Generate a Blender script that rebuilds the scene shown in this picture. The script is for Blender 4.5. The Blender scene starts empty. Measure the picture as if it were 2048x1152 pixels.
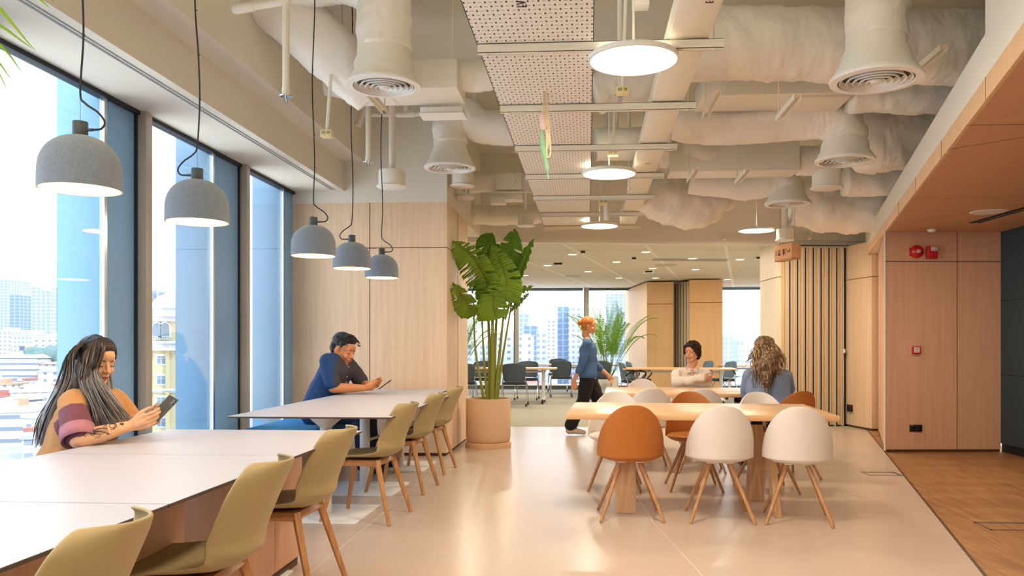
SKY=2.6; SUNE=1.6; LAMP=17; CORR=14; FARL=20; EXPO=0.56; UPL=12; UPV=1.2
import bpy, bmesh, math, random
from mathutils import Vector, Matrix, noise, Quaternion
random.seed(7)
PI = math.pi
SC = bpy.context.scene
COL = SC.collection
# ---------------------------------------------------------------- camera model used for measuring the room
CF, CPX, CPY, CH = 1620.0, 1070.0, 690.0, 1.22
TH = math.atan(.065)
_c, _s = math.cos(TH), math.sin(TH)
def _ray(x, y):
    a = (x - CPX) / CF; b = -(y - CPY) / CF
    return (a * _c - _s, a * _s + _c, b)
def at_z(x, y, z):
    r = _ray(x, y); t = (z - CH) / r[2]
    return Vector((r[0] * t, r[1] * t, z))
def at_y(x, y, Y):
    r = _ray(x, y); t = Y / r[1]
    return Vector((r[0] * t, Y, CH + r[2] * t))
# ---------------------------------------------------------------- mesh builder
class MB:
    def __init__(s):
        s.v = []; s.f = []; s.m = []
    def add(s, vs, fs, mi=0, M=None):
        o = len(s.v)
        for p in vs:
            p = Vector(p)
            s.v.append(M @ p if M else p)
        for f in fs:
            s.f.append([i + o for i in f]); s.m.append(mi)
    def box(s, x0, x1, y0, y1, z0, z1, mi=0, M=None):
        vs = [(x0,y0,z0),(x1,y0,z0),(x1,y1,z0),(x0,y1,z0),(x0,y0,z1),(x1,y0,z1),(x1,y1,z1),(x0,y1,z1)]
        s.add(vs, [(0,3,2,1),(4,5,6,7),(0,1,5,4),(1,2,6,5),(2,3,7,6),(3,0,4,7)], mi, M)
    def cbox(s, c, d, mi=0, M=None):
        s.box(c[0]-d[0]/2, c[0]+d[0]/2, c[1]-d[1]/2, c[1]+d[1]/2, c[2]-d[2]/2, c[2]+d[2]/2, mi, M)
    def bbox(s, x0, x1, y0, y1, z0, z1, b=.004, mi=0, M=None):
        """box with bevelled edges"""
        bm = bmesh.new(); bmesh.ops.create_cube(bm, size=1)
        for v in bm.verts:
            v.co = Vector(((x0+x1)/2 + v.co.x*(x1-x0), (y0+y1)/2 + v.co.y*(y1-y0), (z0+z1)/2 + v.co.z*(z1-z0)))
        bmesh.ops.bevel(bm, geom=bm.edges[:], offset=b, segments=2, affect='EDGES', profile=.5)
        s.frombm(bm, mi, M)
    def frombm(s, bm, mi=0, M=None):
        bm.verts.ensure_lookup_table(); bm.verts.index_update()
        s.add([v.co for v in bm.verts], [[v.index for v in f.verts] for f in bm.faces], mi, M); bm.free()
    def prism(s, poly, z0, z1, mi=0, mb=None, mt=None, M=None):
        n = len(poly)
        vs = [(p[0],p[1],z0) for p in poly] + [(p[0],p[1],z1) for p in poly]
        s.add(vs, [[i,(i+1)%n,n+(i+1)%n,n+i] for i in range(n)], mi, M)
        s.add(vs, [list(range(n))[::-1]], mi if mb is None else mb, M)
        s.add(vs, [[n+i for i in range(n)]], mi if mt is None else mt, M)
    def tube(s, path, r, n=10, mi=0, M=None, caps=True, flat=1.0, round_ends=False):
        path = [Vector(p) for p in path]; k = len(path)
        rs = list(r) if hasattr(r, '__len__') else [r]*k
        if round_ends:
            p0, p1 = path[0], path[-1]
            d0 = (path[1]-p0).normalized(); d1 = (p1-path[-2]).normalized()
            A = [(p0 - d0*rs[0]*math.cos(t), rs[0]*math.sin(t)) for t in (.25, .65, 1.1)]
            B = [(p1 + d1*rs[-1]*math.cos(t), rs[-1]*math.sin(t)) for t in (1.1, .65, .25)]
            path = [a[0] for a in A] + path + [b[0] for b in B]; rs = [a[1] for a in A] + rs + [b[1] for b in B]; k = len(path)
        tans = []
        for i in range(k):
            a = path[max(0,i-1)]; b = path[min(k-1,i+1)]; d = b-a
            tans.append(d.normalized() if d.length > 1e-9 else Vector((0,0,1)))
        t0 = tans[0]; up = Vector((0,0,1)) if abs(t0.z) < .9 else Vector((1,0,0))
        nx = (up - t0*up.dot(t0)).normalized(); vs = []
        for i in range(k):
            t = tans[i]; nx = (nx - t*nx.dot(t))
            nx = nx.normalized() if nx.length > 1e-6 else t.orthogonal().normalized()
            ny = t.cross(nx)
            for j in range(n):
                a = 2*PI*j/n
                vs.append(path[i] + nx*math.cos(a)*rs[i] + ny*math.sin(a)*rs[i]*flat)
        fs = [[i*n+j, i*n+(j+1)%n, (i+1)*n+(j+1)%n, (i+1)*n+j] for i in range(k-1) for j in range(n)]
        if caps:
            fs.append([j for j in range(n)][::-1]); fs.append([(k-1)*n+j for j in range(n)])
        s.add(vs, fs, mi, M)
    def lathe(s, prof, n=32, c=(0,0,0), mi=0, M=None, close=False):
        """prof: (radius, z) list; radius 0 ends are poles"""
        vs = []; idx = []
        for r, z in prof:
            if r < 1e-6:
                idx.append([len(vs)]*n); vs.append((c[0], c[1], c[2]+z))
            else:
                idx.append(list(range(len(vs), len(vs)+n)))
                vs += [(c[0]+r*math.cos(2*PI*j/n), c[1]+r*math.sin(2*PI*j/n), c[2]+z) for j in range(n)]
        fs = []
        rr = range(len(prof)) if close else range(len(prof)-1)
        for i in rr:
            A = idx[i]; B = idx[(i+1) % len(prof)]
            for j in range(n):
                q = [A[j], A[(j+1)%n], B[(j+1)%n], B[j]]; u = []
                for w in q:
                    if w not in u: u.append(w)
                if len(u) > 2: fs.append(u)
        s.add(vs, fs, mi, M)
    def grid(s, fn, nu, nv, mi=0, M=None, closed_u=False, skip=None):
        vs = [fn(i/(nu if closed_u else nu-1), j/(nv-1)) for j in range(nv) for i in range(nu)]
        fs = []
        for j in range(nv-1):
            for i in range(nu if closed_u else nu-1):
                if skip and skip(i, j): continue
                fs.append([j*nu+i, j*nu+(i+1)%nu, (j+1)*nu+(i+1)%nu, (j+1)*nu+i])
        s.add(vs, fs, mi, M)
    def ball(s, c, r, n=12, m=8, mi=0, M=None, R=None):
        """ellipsoid; r scalar or 3-tuple; R optional rotation matrix 3x3"""
        if not hasattr(r, '__len__'): r = (r, r, r)
        vs = [Vector((0,0,r[2]))]; c = Vector(c)
        for i in range(1, m):
            t = PI*i/m
            for j in range(n):
                a = 2*PI*j/n
                vs.append(Vector((r[0]*math.sin(t)*math.cos(a), r[1]*math.sin(t)*math.sin(a), r[2]*math.cos(t))))
        vs.append(Vector((0,0,-r[2])))
        if R: vs = [R @ v for v in vs]
        vs = [v + c for v in vs]
        fs = [[0, 1+j, 1+(j+1)%n] for j in range(n)]
        for i in range(m-2):
            for j in range(n):
                a = 1+i*n+j; b = 1+i*n+(j+1)%n
                fs.append([a, a+n, b+n, b])
        L = len(vs)-1; o = 1+(m-2)*n
        fs += [[L, o+(j+1)%n, o+j] for j in range(n)]
        s.add(vs, fs, mi, M)
    def mesh(s, name, mats, smooth=35):
        me = bpy.data.meshes.new(name)
        me.from_pydata([tuple(v) for v in s.v], [], s.f)
        for m in (mats if isinstance(mats, (list, tuple)) else [mats]): me.materials.append(m)
        me.polygons.foreach_set('material_index', s.m)
        if smooth:
            me.polygons.foreach_set('use_smooth', [True]*len(me.polygons))
            if smooth < 180: me.set_sharp_from_angle(angle=math.radians(smooth))
        me.update(); return me
    def build(s, name, mats, parent=None, smooth=35, fix=True, loc=None):
        me = s.mesh(name, mats, smooth)
        if fix:
            bm = bmesh.new(); bm.from_mesh(me); bmesh.ops.recalc_face_normals(bm, faces=bm.faces[:]); bm.to_mesh(me); bm.free()
        o = bpy.data.objects.new(name, me); COL.objects.link(o)
        if parent: o.parent = parent
        if loc: o.location = loc
        return o
def thing(name, label, cat, loc=(0,0,0), rz=0, group=None):
    o = bpy.data.objects.new(name, None); COL.objects.link(o); o.empty_display_size = .1
    o.location = loc; o.rotation_euler = (0,0,rz)
    return tag(o, label, cat, group)
def tag(o, label=None, cat=None, group=None, kind=None):
    if label: o['label'] = label
    if cat: o['category'] = cat
    if group: o['group'] = group
    if kind: o['kind'] = kind
    return o
KIDS = {}
def dup(root, loc, rz, label, group=None, mats=None):
    """copy a thing and its parts and sub-parts"""
    def cp(o, par):
        c = o.copy(); COL.objects.link(c)
        if par: c.parent = par
        for ch in [x for x in bpy.data.objects if x.parent == o]: cp(ch, c)
        return c
    r = cp(root, None); r.location = loc; r.rotation_euler = (0,0,rz)
    r['label'] = label
    if group: r['group'] = group
    return r
def struct(o, label=None):
    o['kind'] = 'structure'
    if label: o['label'] = label
    return o
def mod(o, t, **k):
    m = o.modifiers.new(t.lower(), t)
    for a, b in k.items(): setattr(m, a, b)
    return m
# ---------------------------------------------------------------- materials
def srgb(r, g=None, b=None):
    if g is None: r, g, b = r
    f = lambda c: (c/255/12.92) if c/255 <= .04045 else ((c/255+.055)/1.055)**2.4
    return (f(r), f(g), f(b), 1)
def nodes(name):
    m = bpy.data.materials.new(name); m.use_nodes = True
    return m, m.node_tree.nodes, m.node_tree.links, m.node_tree.nodes['Principled BSDF']
def mat(name, col, rough=.6, metal=0, bump=0, bscale=60, var=0, vscale=8, spec=.5, emit=None, estr=0, sheen=0, coat=0, trans=0):
    m, N, L, P = nodes(name)
    c = srgb(*col) if max(col) > 1.001 else (*col, 1)
    P.inputs['Base Color'].default_value = c
    P.inputs['Roughness'].default_value = rough; P.inputs['Metallic'].default_value = metal
    P.inputs['Specular IOR Level'].default_value = spec
    if sheen: P.inputs['Sheen Weight'].default_value = sheen
    if coat: P.inputs['Coat Weight'].default_value = coat; P.inputs['Coat Roughness'].default_value = .15
    if trans: P.inputs['Transmission Weight'].default_value = trans
    if emit: P.inputs['Emission Color'].default_value = srgb(*emit); P.inputs['Emission Strength'].default_value = estr
    tc = N.new('ShaderNodeTexCoord')
    if bump:
        n = N.new('ShaderNodeTexNoise'); n.inputs['Scale'].default_value = bscale; n.inputs['Detail'].default_value = 4
        b = N.new('ShaderNodeBump'); b.inputs['Strength'].default_value = bump; b.inputs['Distance'].default_value = .01
        L.new(tc.outputs['Object'], n.inputs['Vector']); L.new(n.outputs['Fac'], b.inputs['Height']); L.new(b.outputs['Normal'], P.inputs['Normal'])
    if var:
        n = N.new('ShaderNodeTexNoise'); n.inputs['Scale'].default_value = vscale; n.inputs['Detail'].default_value = 5
        r = N.new('ShaderNodeMix'); r.data_type = 'RGBA'
        r.inputs[6].default_value = tuple(x*(1-var) for x in c[:3])+(1,); r.inputs[7].default_value = tuple(min(1,x*(1+var)) for x in c[:3])+(1,)
        L.new(tc.outputs['Object'], n.inputs['Vector']); L.new(n.outputs['Fac'], r.inputs[0]); L.new(r.outputs[2], P.inputs['Base Color'])
    return m
def wood(name, c1, c2, axis='z', rough=.5, scale=1.0, contrast=1.0, rings=False, coords='Object', planks=None):
    m, N, L, P = nodes(name)
    tc = N.new('ShaderNodeTexCoord'); mp = N.new('ShaderNodeMapping')
    k = {'x': (1.2,28,28), 'y': (28,1.2,28), 'z': (28,28,1.2)}[axis]
    mp.inputs['Scale'].default_value = tuple(v*scale for v in k)
    L.new(tc.outputs[coords], mp.inputs['Vector'])
    n = N.new('ShaderNodeTexNoise'); n.inputs['Scale'].default_value = 1; n.inputs['Detail'].default_value = 6; n.inputs['Distortion'].default_value = .6
    L.new(mp.outputs['Vector'], n.inputs['Vector'])
    ramp = N.new('ShaderNodeValToRGB'); e = ramp.color_ramp.elements
    e[0].position = .5-.22/contrast; e[1].position = .5+.22/contrast
    e[0].color = srgb(*c1); e[1].color = srgb(*c2)
    fac = n.outputs['Fac']
    if rings:
        mp2 = N.new('ShaderNodeMapping'); k2 = {'x': (.6,9,9), 'y': (9,.6,9), 'z': (9,9,.6)}[axis]
        mp2.inputs['Scale'].default_value = tuple(v*scale for v in k2); L.new(tc.outputs[coords], mp2.inputs['Vector'])
        w = N.new('ShaderNodeTexNoise'); w.inputs['Scale'].default_value = .8; w.inputs['Detail'].default_value = 1; w.inputs['Distortion'].default_value = 1.2
        L.new(mp2.outputs['Vector'], w.inputs['Vector'])
        mu = N.new('ShaderNodeMath'); mu.operation = 'MULTIPLY'; mu.inputs[1].default_value = 14; L.new(w.outputs['Fac'], mu.inputs[0])
        fr = N.new('ShaderNodeMath'); fr.operation = 'PINGPONG'; fr.inputs[1].default_value = 1; L.new(mu.outputs[0], fr.inputs[0])
        mx = N.new('ShaderNodeMix'); mx.inputs[0].default_value = .3; L.new(n.outputs['Fac'], mx.inputs[2]); L.new(fr.outputs[0], mx.inputs[3]); fac = mx.outputs[0]
    L.new(fac, ramp.inputs['Fac'])
    col = ramp.outputs['Color']
    if planks:
        bt = N.new('ShaderNodeTexBrick'); bt.offset = .37; bt.inputs['Scale'].default_value = 1
        bt.inputs['Brick Width'].default_value = planks[0]; bt.inputs['Row Height'].default_value = planks[1]; bt.inputs['Mortar Size'].default_value = .0012
        bt.inputs['Color1'].default_value = (1.0,1.0,1.0,1); bt.inputs['Color2'].default_value = (.8,.78,.76,1); bt.inputs['Mortar'].default_value = (.45,.4,.35,1)
        mp3 = N.new('ShaderNodeMapping'); mp3.inputs['Rotation'].default_value = (0,0,planks[2]); L.new(tc.outputs[coords], mp3.inputs['Vector']); L.new(mp3.outputs['Vector'], bt.inputs['Vector'])
        if True:
            L.new(mp3.outputs['Vector'], mp.inputs['Vector'])
            if rings: L.new(mp3.outputs['Vector'], mp2.inputs['Vector'])
        mm = N.new('ShaderNodeMix'); mm.data_type = 'RGBA'; mm.blend_type = 'MULTIPLY'; mm.inputs[0].default_value = 1
        L.new(col, mm.inputs[6]); L.new(bt.outputs['Color'], mm.inputs[7]); col = mm.outputs[2]
    L.new(col, P.inputs['Base Color'])
    P.inputs['Roughness'].default_value = rough
    b = N.new('ShaderNodeBump'); b.inputs['Strength'].default_value = .08; b.inputs['Distance'].default_value = .004
    L.new(fac, b.inputs['Height']); L.new(b.outputs['Normal'], P.inputs['Normal'])
    return m
def glass(name, tint=(1,1,1), refl=.06, rough=0):
    m, N, L, P = nodes(name); N.remove(P)
    t = N.new('ShaderNodeBsdfTransparent'); t.inputs[0].default_value = (*tint, 1)
    g = N.new('ShaderNodeBsdfGlossy'); g.inputs['Roughness'].default_value = rough
    x = N.new('ShaderNodeMixShader'); lw = N.new('ShaderNodeLayerWeight'); lw.inputs[0].default_value = .12
    mu = N.new('ShaderNodeMath'); mu.operation = 'MULTIPLY_ADD'; mu.inputs[1].default_value = .5; mu.inputs[2].default_value = refl*.5
    L.new(lw.outputs['Fresnel'], mu.inputs[0]); L.new(mu.outputs[0], x.inputs[0])
    L.new(t.outputs[0], x.inputs[1]); L.new(g.outputs[0], x.inputs[2]); L.new(x.outputs[0], N['Material Output'].inputs[0])
    return m
def emis(name, col, s):
    m, N, L, P = nodes(name); N.remove(P)
    e = N.new('ShaderNodeEmission'); e.inputs[0].default_value = srgb(*col); e.inputs[1].default_value = s
    L.new(e.outputs[0], N['Material Output'].inputs[0]); return m
M = {}
M['cream'] = mat('cream_paint', (232,228,214), .75, bump=.05, bscale=30)
M['slab'] = mat('slab_paint', (218,215,198), .85, bump=.25, bscale=25, var=.05, vscale=3)
M['white'] = mat('white_paint', (238,236,228), .7)
M['offwhite'] = mat('offwhite_metal', (236,230,212), .5)
M['duct'] = mat('duct_wrap', (244,240,230), .5, bump=.55, bscale=20, var=.04, vscale=5)
M['ductm'] = mat('duct_paint', (240,237,224), .5, bump=.15, bscale=40)
M['grille'] = mat('grille_white', (240,238,232), .45)
M['hole'] = mat('dark_void', (38,36,36), .9)
M['dkseam'] = mat('dark_seam', (92,66,46), .8)
M['ash'] = wood('pale_ash_veneer', (224,193,158), (240,214,182), 'z', .5, contrast=.75)
M['ashr'] = wood('corridor_veneer', (210,160,126), (226,180,148), 'z', .5, contrast=.7)
M['ashc'] = wood('ceiling_veneer', (202,152,114), (216,166,128), 'x', .5, contrast=.7)
M['teal'] = mat('teal_panel', (38,66,78), .5)
M['resin'] = mat('resin_floor', (202,184,170), .26, var=.03, vscale=.8, spec=.45, bump=.02, bscale=3)
M['oakf'] = wood('oak_floor', (150,104,62), (190,140,92), 'y', .42, scale=1.0, contrast=.8, rings=True, planks=(1.6,.19,0))
M['trimm'] = mat('floor_trim_metal', (110,88,60), .4, .7)
M['steel'] = mat('brushed_steel', (150,148,146), .35, .9)
M['chrome'] = mat('chrome', (200,205,212), .18, 1)
M['carpet'] = mat('carpet_loop', (176,172,158), .95, bump=.6, bscale=180, var=.14, vscale=26)
M['tile'] = mat('ceiling_tile', (226,220,204), .85, bump=.05, bscale=80)
M['tilejoint'] = mat('ceiling_joint', (246,243,236), .8)
M['black'] = mat('black_plastic', (22,22,24), .45)
M['blackm'] = mat('black_metal', (18,18,18), .4, .4)
M['winblue'] = mat('window_cladding_blue', (124,168,198), .4, .1, var=.04, vscale=3)
M['winblue2'] = mat('window_panel_blue', (138,188,236), .45, .05, var=.05, vscale=3)
M['alu'] = mat('mullion_grey', (186,178,166), .4, .1)
M['gasket'] = mat('gasket_dark', (24,36,46), .6)
M['glass'] = glass('window_glass', (.985,.995,1), .05)
M['mat_top'] = mat('table_laminate', (192,194,206), .38, spec=.4)
M['edge'] = mat('table_edge_dark', (74,62,56), .5)
M['pwhite'] = mat('powdercoat_white', (236,238,240), .4)
M['tabwood'] = wood('table_ash', (214,168,120), (230,188,144), 'x', .32, contrast=.8)
M['tableg'] = wood('table_leg_ash', (196,152,110), (226,190,150), 'z', .45, contrast=1.1, rings=True)
M['chleg'] = wood('chair_leg_ash', (176,124,78), (206,156,108), 'z', .42, scale=1.5)
M['chleg2'] = wood('chair_leg_oak', (176,122,74), (208,156,104), 'z', .42, scale=1.5)
M['shellw'] = mat('shell_white', (236,228,220), .42, spec=.4)
M['shello'] = mat('shell_ochre', (186,112,50), .48, spec=.35)
M['shellb'] = mat('shell_beige', (174,156,114), .5, spec=.35)
M['felt'] = mat('grey_felt', (120,132,146), .95, bump=.6, bscale=220, var=.28, vscale=90, sheen=.4)
M['feltin'] = mat('felt_inner_cream', (240,214,170), .95, bump=.5, bscale=220, var=.12, vscale=110)
M['neck'] = mat('lamp_neck_grey', (66,74,78), .55)
M['lampglow'] = emis('lamp_diffuser', (255,236,204), 5)
M['bulb'] = emis('bulb_warm', (255,214,150), 22)
M['dglow'] = emis('downlight_glow', (255,238,205), 4)
M['bench'] = mat('bench_fabric_blue', (48,128,184), .85, bump=.4, bscale=200)
M['pot'] = mat('terrazzo_pot', (216,184,152), .7, bump=.15, bscale=60, var=.14, vscale=150)
M['soil'] = mat('soil', (70,52,38), .95, bump=.8, bscale=40)
M['leaf'] = mat('banana_leaf', (150,182,58), .42, var=.35, vscale=6)
M['leaf2'] = mat('banana_leaf_dark', (112,156,54), .42, var=.3, vscale=6)
M['stem'] = mat('banana_stem', (142,152,62), .5, var=.15, vscale=10)
M['palm'] = mat('palm_leaf', (76,140,46), .5, var=.4, vscale=9)
M['palmst'] = mat('palm_stem', (124,142,58), .5)
M['red'] = mat('alarm_red', (196,14,18), .3, coat=.5)
M['lens'] = mat('alarm_lens', (190,190,190), .15)
M['yelbox'] = mat('label_box_cream', (232,216,164), .5)
M['fab_d'] = mat('chair_plastic_grey', (70,82,94), .6)
M['fab_l'] = mat('chair_plastic_slate', (104,126,146), .6)
M['seatd'] = mat('seat_fabric_dark', (52,58,68), .9, bump=.3, bscale=300)
M['ink'] = mat('black_ink', (30,28,30), .7)
M['cordb'] = mat('black_cord', (34,32,34), .6)
for k in ('leaf','leaf2','palm'):
    N_ = M[k].node_tree.nodes; L_ = M[k].node_tree.links; P = N_['Principled BSDF']
    tr = N_.new('ShaderNodeBsdfTranslucent'); tr.inputs[0].default_value = srgb(168,206,60); mxs = N_.new('ShaderNodeMixShader'); mxs.inputs[0].default_value = .38
    L_.new(P.outputs[0], mxs.inputs[1]); L_.new(tr.outputs[0], mxs.inputs[2]); L_.new(mxs.outputs[0], N_['Material Output'].inputs[0])
def put_txt(s, size, M4, name, material, parent=None, ext=.0008):
    """lettering as a mesh"""
    cu = bpy.data.curves.new(name, 'FONT'); cu.body = s; cu.size = size; cu.extrude = ext; cu.align_x = 'CENTER'; cu.align_y = 'CENTER'
    o = bpy.data.objects.new(name, cu); COL.objects.link(o)
    dg = bpy.context.evaluated_depsgraph_get(); me = bpy.data.meshes.new_from_object(o.evaluated_get(dg))
    bpy.data.objects.remove(o); bpy.data.curves.remove(cu)
    me.transform(M4); me.materials.clear(); me.materials.append(material)
    r = bpy.data.objects.new(name, me); COL.objects.link(r)
    if parent: r.parent = parent
    return r
# ================================================================ THE SETTING
ZS = 4.05                      # underside of the concrete slab
ZF = 2.80                      # far room ceiling
def EX(y): return 2.10 + .255*(y-4.45)      # plan line of the floor trim and the right bulkhead
BK = -5.0
# floors
b = MB(); b.prism([(-3.6,BK),(EX(BK),BK),(EX(12.1),12.1),(-4.6,12.02)], -.1, 0)
struct(b.build('floor', M['resin']))
b = MB()
b.prism([(EX(BK),BK),(5.0,BK),(5.0,12.3),(EX(12.1)+.02,12.13),(EX(12.1),12.1)], -.1, .0)
struct(b.build('floor', M['oakf']))
b = MB(); b.prism([(-4.6,12.02),(EX(12.1),12.1),(6.5,12.35),(6.5,23.2),(-4.6,23.2)], -.1, 0)
struct(b.build('floor', M['carpet']))
b = MB(); b.prism([(EX(BK)-.006,BK),(EX(BK)+.012,BK),(EX(11.9)+.012,11.9),(EX(11.9)-.006,11.9)], 0, .003)
struct(b.build('trim_1', M['trimm']))
# fine joints in the resin floor
b = MB()
def joint(p, q, w=.003):
    p = Vector((p[0],p[1],0)); q = Vector((q[0],q[1],0)); d = (q-p).normalized(); n = Vector((-d.y,d.x,0))*w
    b.add([p-n,q-n,q+n,p+n],[(0,1,2,3)]);
    for i in range(4): b.v[-1-i].z = .0012
joint((-1.48,BK),(-1.48,8.78)); joint((.62,4.2),(.44,5.7)); joint((.62,BK),(.62,4.2)); joint((1.6,7.9),(2.5,6.0)); joint((-1.48,3.9),(.62,3.9)); joint((.45,5.7),(.2,9.5))
struct(b.build('trim_2', mat('floor_joint', (232,212,190), .5), fix=False))
# slab ceiling over the open area
b = MB(); b.box(-3.6,7.2,BK,12.9,ZS,ZS+.2)
for x in (-.9,-.35): b.tube([(x,6.2,ZS-.02),(x+.05,8.78,ZS-.02)], .014, 6)
struct(b.build('ceiling', M['slab']))
# far room ceiling : tiles and pale joints
b = MB()
b.prism([(-4.6,11.55),(6.5,12.9),(6.5,23.2),(-4.6,23.2)], ZF, ZF+.1, 0)
for i in range(9):
    x0 = -5.5+i*1.25
    b.add([(x0,12.2+0.0,ZF-.002),(x0+.05,12.2,ZF-.002),(x0+2.0,22.4,ZF-.002),(x0+1.93,22.4,ZF-.002)],[(0,3,2,1)],1)
for y,w in ((13.4,.02),(14.9,.02),(16.6,.02),(18.6,.02),(20.6,.02)):
    b.add([(-4.4,y,ZF-.001),(6,y+.4,ZF-.001),(6,y+.4+w,ZF-.001),(-4.4,y+w,ZF-.001)],[(0,3,2,1)],2)
b.add([(1.2,14.9,ZF-.003),(2.6,15.1,ZF-.003),(2.6,15.5,ZF-.003),(1.2,15.3,ZF-.003)],[(0,3,2,1)],2)
struct(b.build('ceiling', [M['tile'], M['tilejoint'], mat('tile_gap',(176,168,150),.8)]))
# header between the two ceilings
b = MB(); b.prism([(-4.6,11.45),(4.9,12.75),(4.9,12.95),(-4.6,11.65)], ZF-.06, ZS)
struct(b.build('wall_header', M['cream']))
# ------------------------------------------------ left window wall
XW = -3.27; ZH = 2.92
b = MB(); b.box(-3.32,-2.68,BK,8.82,ZH,3.24); b.box(-3.32,-2.46,BK,8.82,3.24,ZS)
struct(b.build('wall_left', M['cream']))
b = MB(); b.box(-2.80,-2.785,BK,8.7,ZH-.004,ZH); b.box(-2.765,-2.755,BK,8.7,ZH-.004,ZH)
struct(b.build('trim_3', mat('slot_grey',(150,154,158),.6)))  # grey strips of the slot diffuser along the soffit
b = MB(); b.box(-3.42,-3.12,BK,8.8,0,.12)
struct(b.build('baseboard_left', M['pwhite']))
bays = [(5.28,5.68,5.81),(6.87,7.42,7.55),(8.50,8.90,8.98)]      # fin, panel end, mullion end
bays = [(3.62,4.02,4.15),(1.95,2.35,2.48),(.28,.68,.81),(-1.39,-.99,-.86),(-3.06,-2.66,-2.53)] + bays
bays.sort()
prev = BK
for k,(f0,p1,m1) in enumerate(bays):
    w = bpy.data.objects.new('window_%d' % (k+1), None); COL.objects.link(w); w.location = (XW,prev,0); struct(w)
    oy = -prev
    b = MB(); b.box(-.006,.006,prev+oy,f0-.02+oy,.12,ZH); b.build('glass_pane', M['glass'], w, 0)
    b = MB(); b.bbox(-.33,-.02,f0+oy,f0+.09+oy,-.4,ZS+.2,.004); b.build('exterior_fin', M['winblue'], w)
    b = MB(); b.box(-.012,.02,f0-.02+oy,f0+.012+oy,.12,ZH); b.build('joint_strip', M['chrome'], w)
    b = MB(); b.bbox(-.04,.0,f0+.03+oy,p1+oy,.12,ZH,.003); b.box(-.03,.012,p1-.03+oy,p1+oy,.12,ZH,1); b.build('blue_panel', [M['winblue2'],M['gasket']], w)
    b = MB(); b.bbox(-.05,.075,p1+oy,p1+.055+oy,.12,ZH,.004); b.bbox(-.05,.05,p1+.06+oy,m1+oy,.12,ZH,.004); b.build('mullion', M['alu'], w)
    b = MB(); b.box(-.04,.03,prev+oy,m1+oy,ZH-.03,ZH); b.box(-.04,.03,prev+oy,m1+oy,.10,.14); b.build('window_frame', M['gasket'], w)
    prev = m1
# ------------------------------------------------ wood clad block beside the windows
ZWD = 2.79
def seams_front(b, x0, x1, y, zs, xs, z0, z1, t=.003, mi=1):
    for z in zs: b.box(x0,x1,y-t,y+.01,z-.004,z+.004,mi)
    for x in xs: b.box(x-.003,x+.003,y-t,y+.01,z0,z1,mi)
b = MB(); b.box(-3.5,-1.54,8.8,10.35,.035,ZWD); b.box(-3.48,-1.56,8.82,10.33,0,.035,1)
seams_front(b,-3.4,-1.54,8.8,(2.29,),(-2.40,),.035,ZWD)
for z in (2.29,): b.box(-1.55,-1.537,8.8,10.35,z-.003,z+.003,1)
for y in (9.55,): b.box(-1.55,-1.537,y-.003,y+.003,.035,ZWD,1)
struct(b.build('wall_back', [M['ash'],M['dkseam']]))
b = MB(); b.box(-3.6,-1.54,8.8,10.35,ZWD,ZS); b.box(-1.9,-1.56,10.3,11.7,ZWD,ZS)
struct(b.build('wall_back', M['cream']))
# ------------------------------------------------ right bulkhead, corridor ceiling and walls
ZC = 2.52
pl = [(EX(BK),BK),(5.4,BK),(5.4,12.2),(EX(12.2)+.0,12.2)]
b = MB()
pw = [(EX(BK)+.024,BK),(5.4,BK),(5.4,12.2),(EX(12.2)+.024,12.2)]
b.prism(pw, ZC+.001, 2.86, 0)
b.prism([(EX(BK),BK),(EX(BK)+.03,BK),(EX(12.2)+.03,12.2),(EX(12.2),12.2)], 2.63, 2.86, 0)
b.prism([(EX(BK)+.03,BK),(5.3,BK),(5.3,4.55),(EX(4.55)+.03,4.55)], 2.86, ZS, 0)
struct(b.build('wall_bulkhead', M['cream']))
b = MB()
b.prism([(EX(BK)+.0225,BK),(5.0,BK),(5.0,9.6),(EX(9.6)+.0225,9.6)], ZC-.012, ZC+.0, 0)
b.prism([(EX(BK),BK),(EX(BK)+.022,BK),(EX(12.0)+.022,12.0),(EX(12.0),12.0)], ZC-.012, 2.63, 1)
for y in (0.6,3.1,4.4,5.75,7.0,8.2): b.prism([(EX(y)-.002,y),(EX(y)+.004,y),(EX(y+.004)+.004,y+.004),(EX(y+.004)-.002,y+.004)], ZC-.012, 2.63, 2)
def cl(p,q,w=.003):
    p=Vector((*p,0)); q=Vector((*q,0)); d=(q-p).normalized(); n=Vector((-d.y,d.x,0))*w
    z=Vector((0,0,ZC-.0135)); b.add([p-n+z,q-n+z,q+n+z,p+n+z],[(0,1,2,3)],2)
cl((EX(7.32),7.32),(5.0,7.32)); cl((EX(4.9),4.9),(5.0,4.9)); cl((EX(8.9),8.9),(4.7,6.5)); cl((EX(5.5),5.5),(4.7,3.4))
struct(b.build('ceiling', [M['ashc'],wood('fascia_veneer',(222,180,134),(236,198,154),'z',.5,contrast=.7),M['dkseam']]))
xa, xb = 3.38, 4.70
b = MB()
b.prism([(xa,9.46),(xb,9.56),(xb+.2,12.0),(xa+.72,11.75)], .03, ZC, 0); b.prism([(xa+.02,9.48),(xb,9.58),(xb+.2,12.0),(xa+.72,11.75)], 0, .03, 1)
def q2(x): return 9.46+(x-xa)*.1/1.32
for z in (2.17,):
    b.prism([(xa,q2(xa)-.003),(xb,q2(xb)-.003),(xb,q2(xb)+.01),(xa,q2(xa)+.01)], z-.004, z+.004, 1)
x=4.20; b.prism([(x-.003,q2(x)-.003),(x+.003,q2(x)-.003),(x+.003,q2(x)+.01),(x-.003,q2(x)+.01)], .03, ZC, 1)
b.prism([(xa-.012,9.455),(xa+.003,9.455),(xa+.003,9.47),(xa-.012,9.47)], .02, ZC, 2)
struct(b.build('wall_right', [M['ashr'],M['dkseam'],M['white']]))
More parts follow.
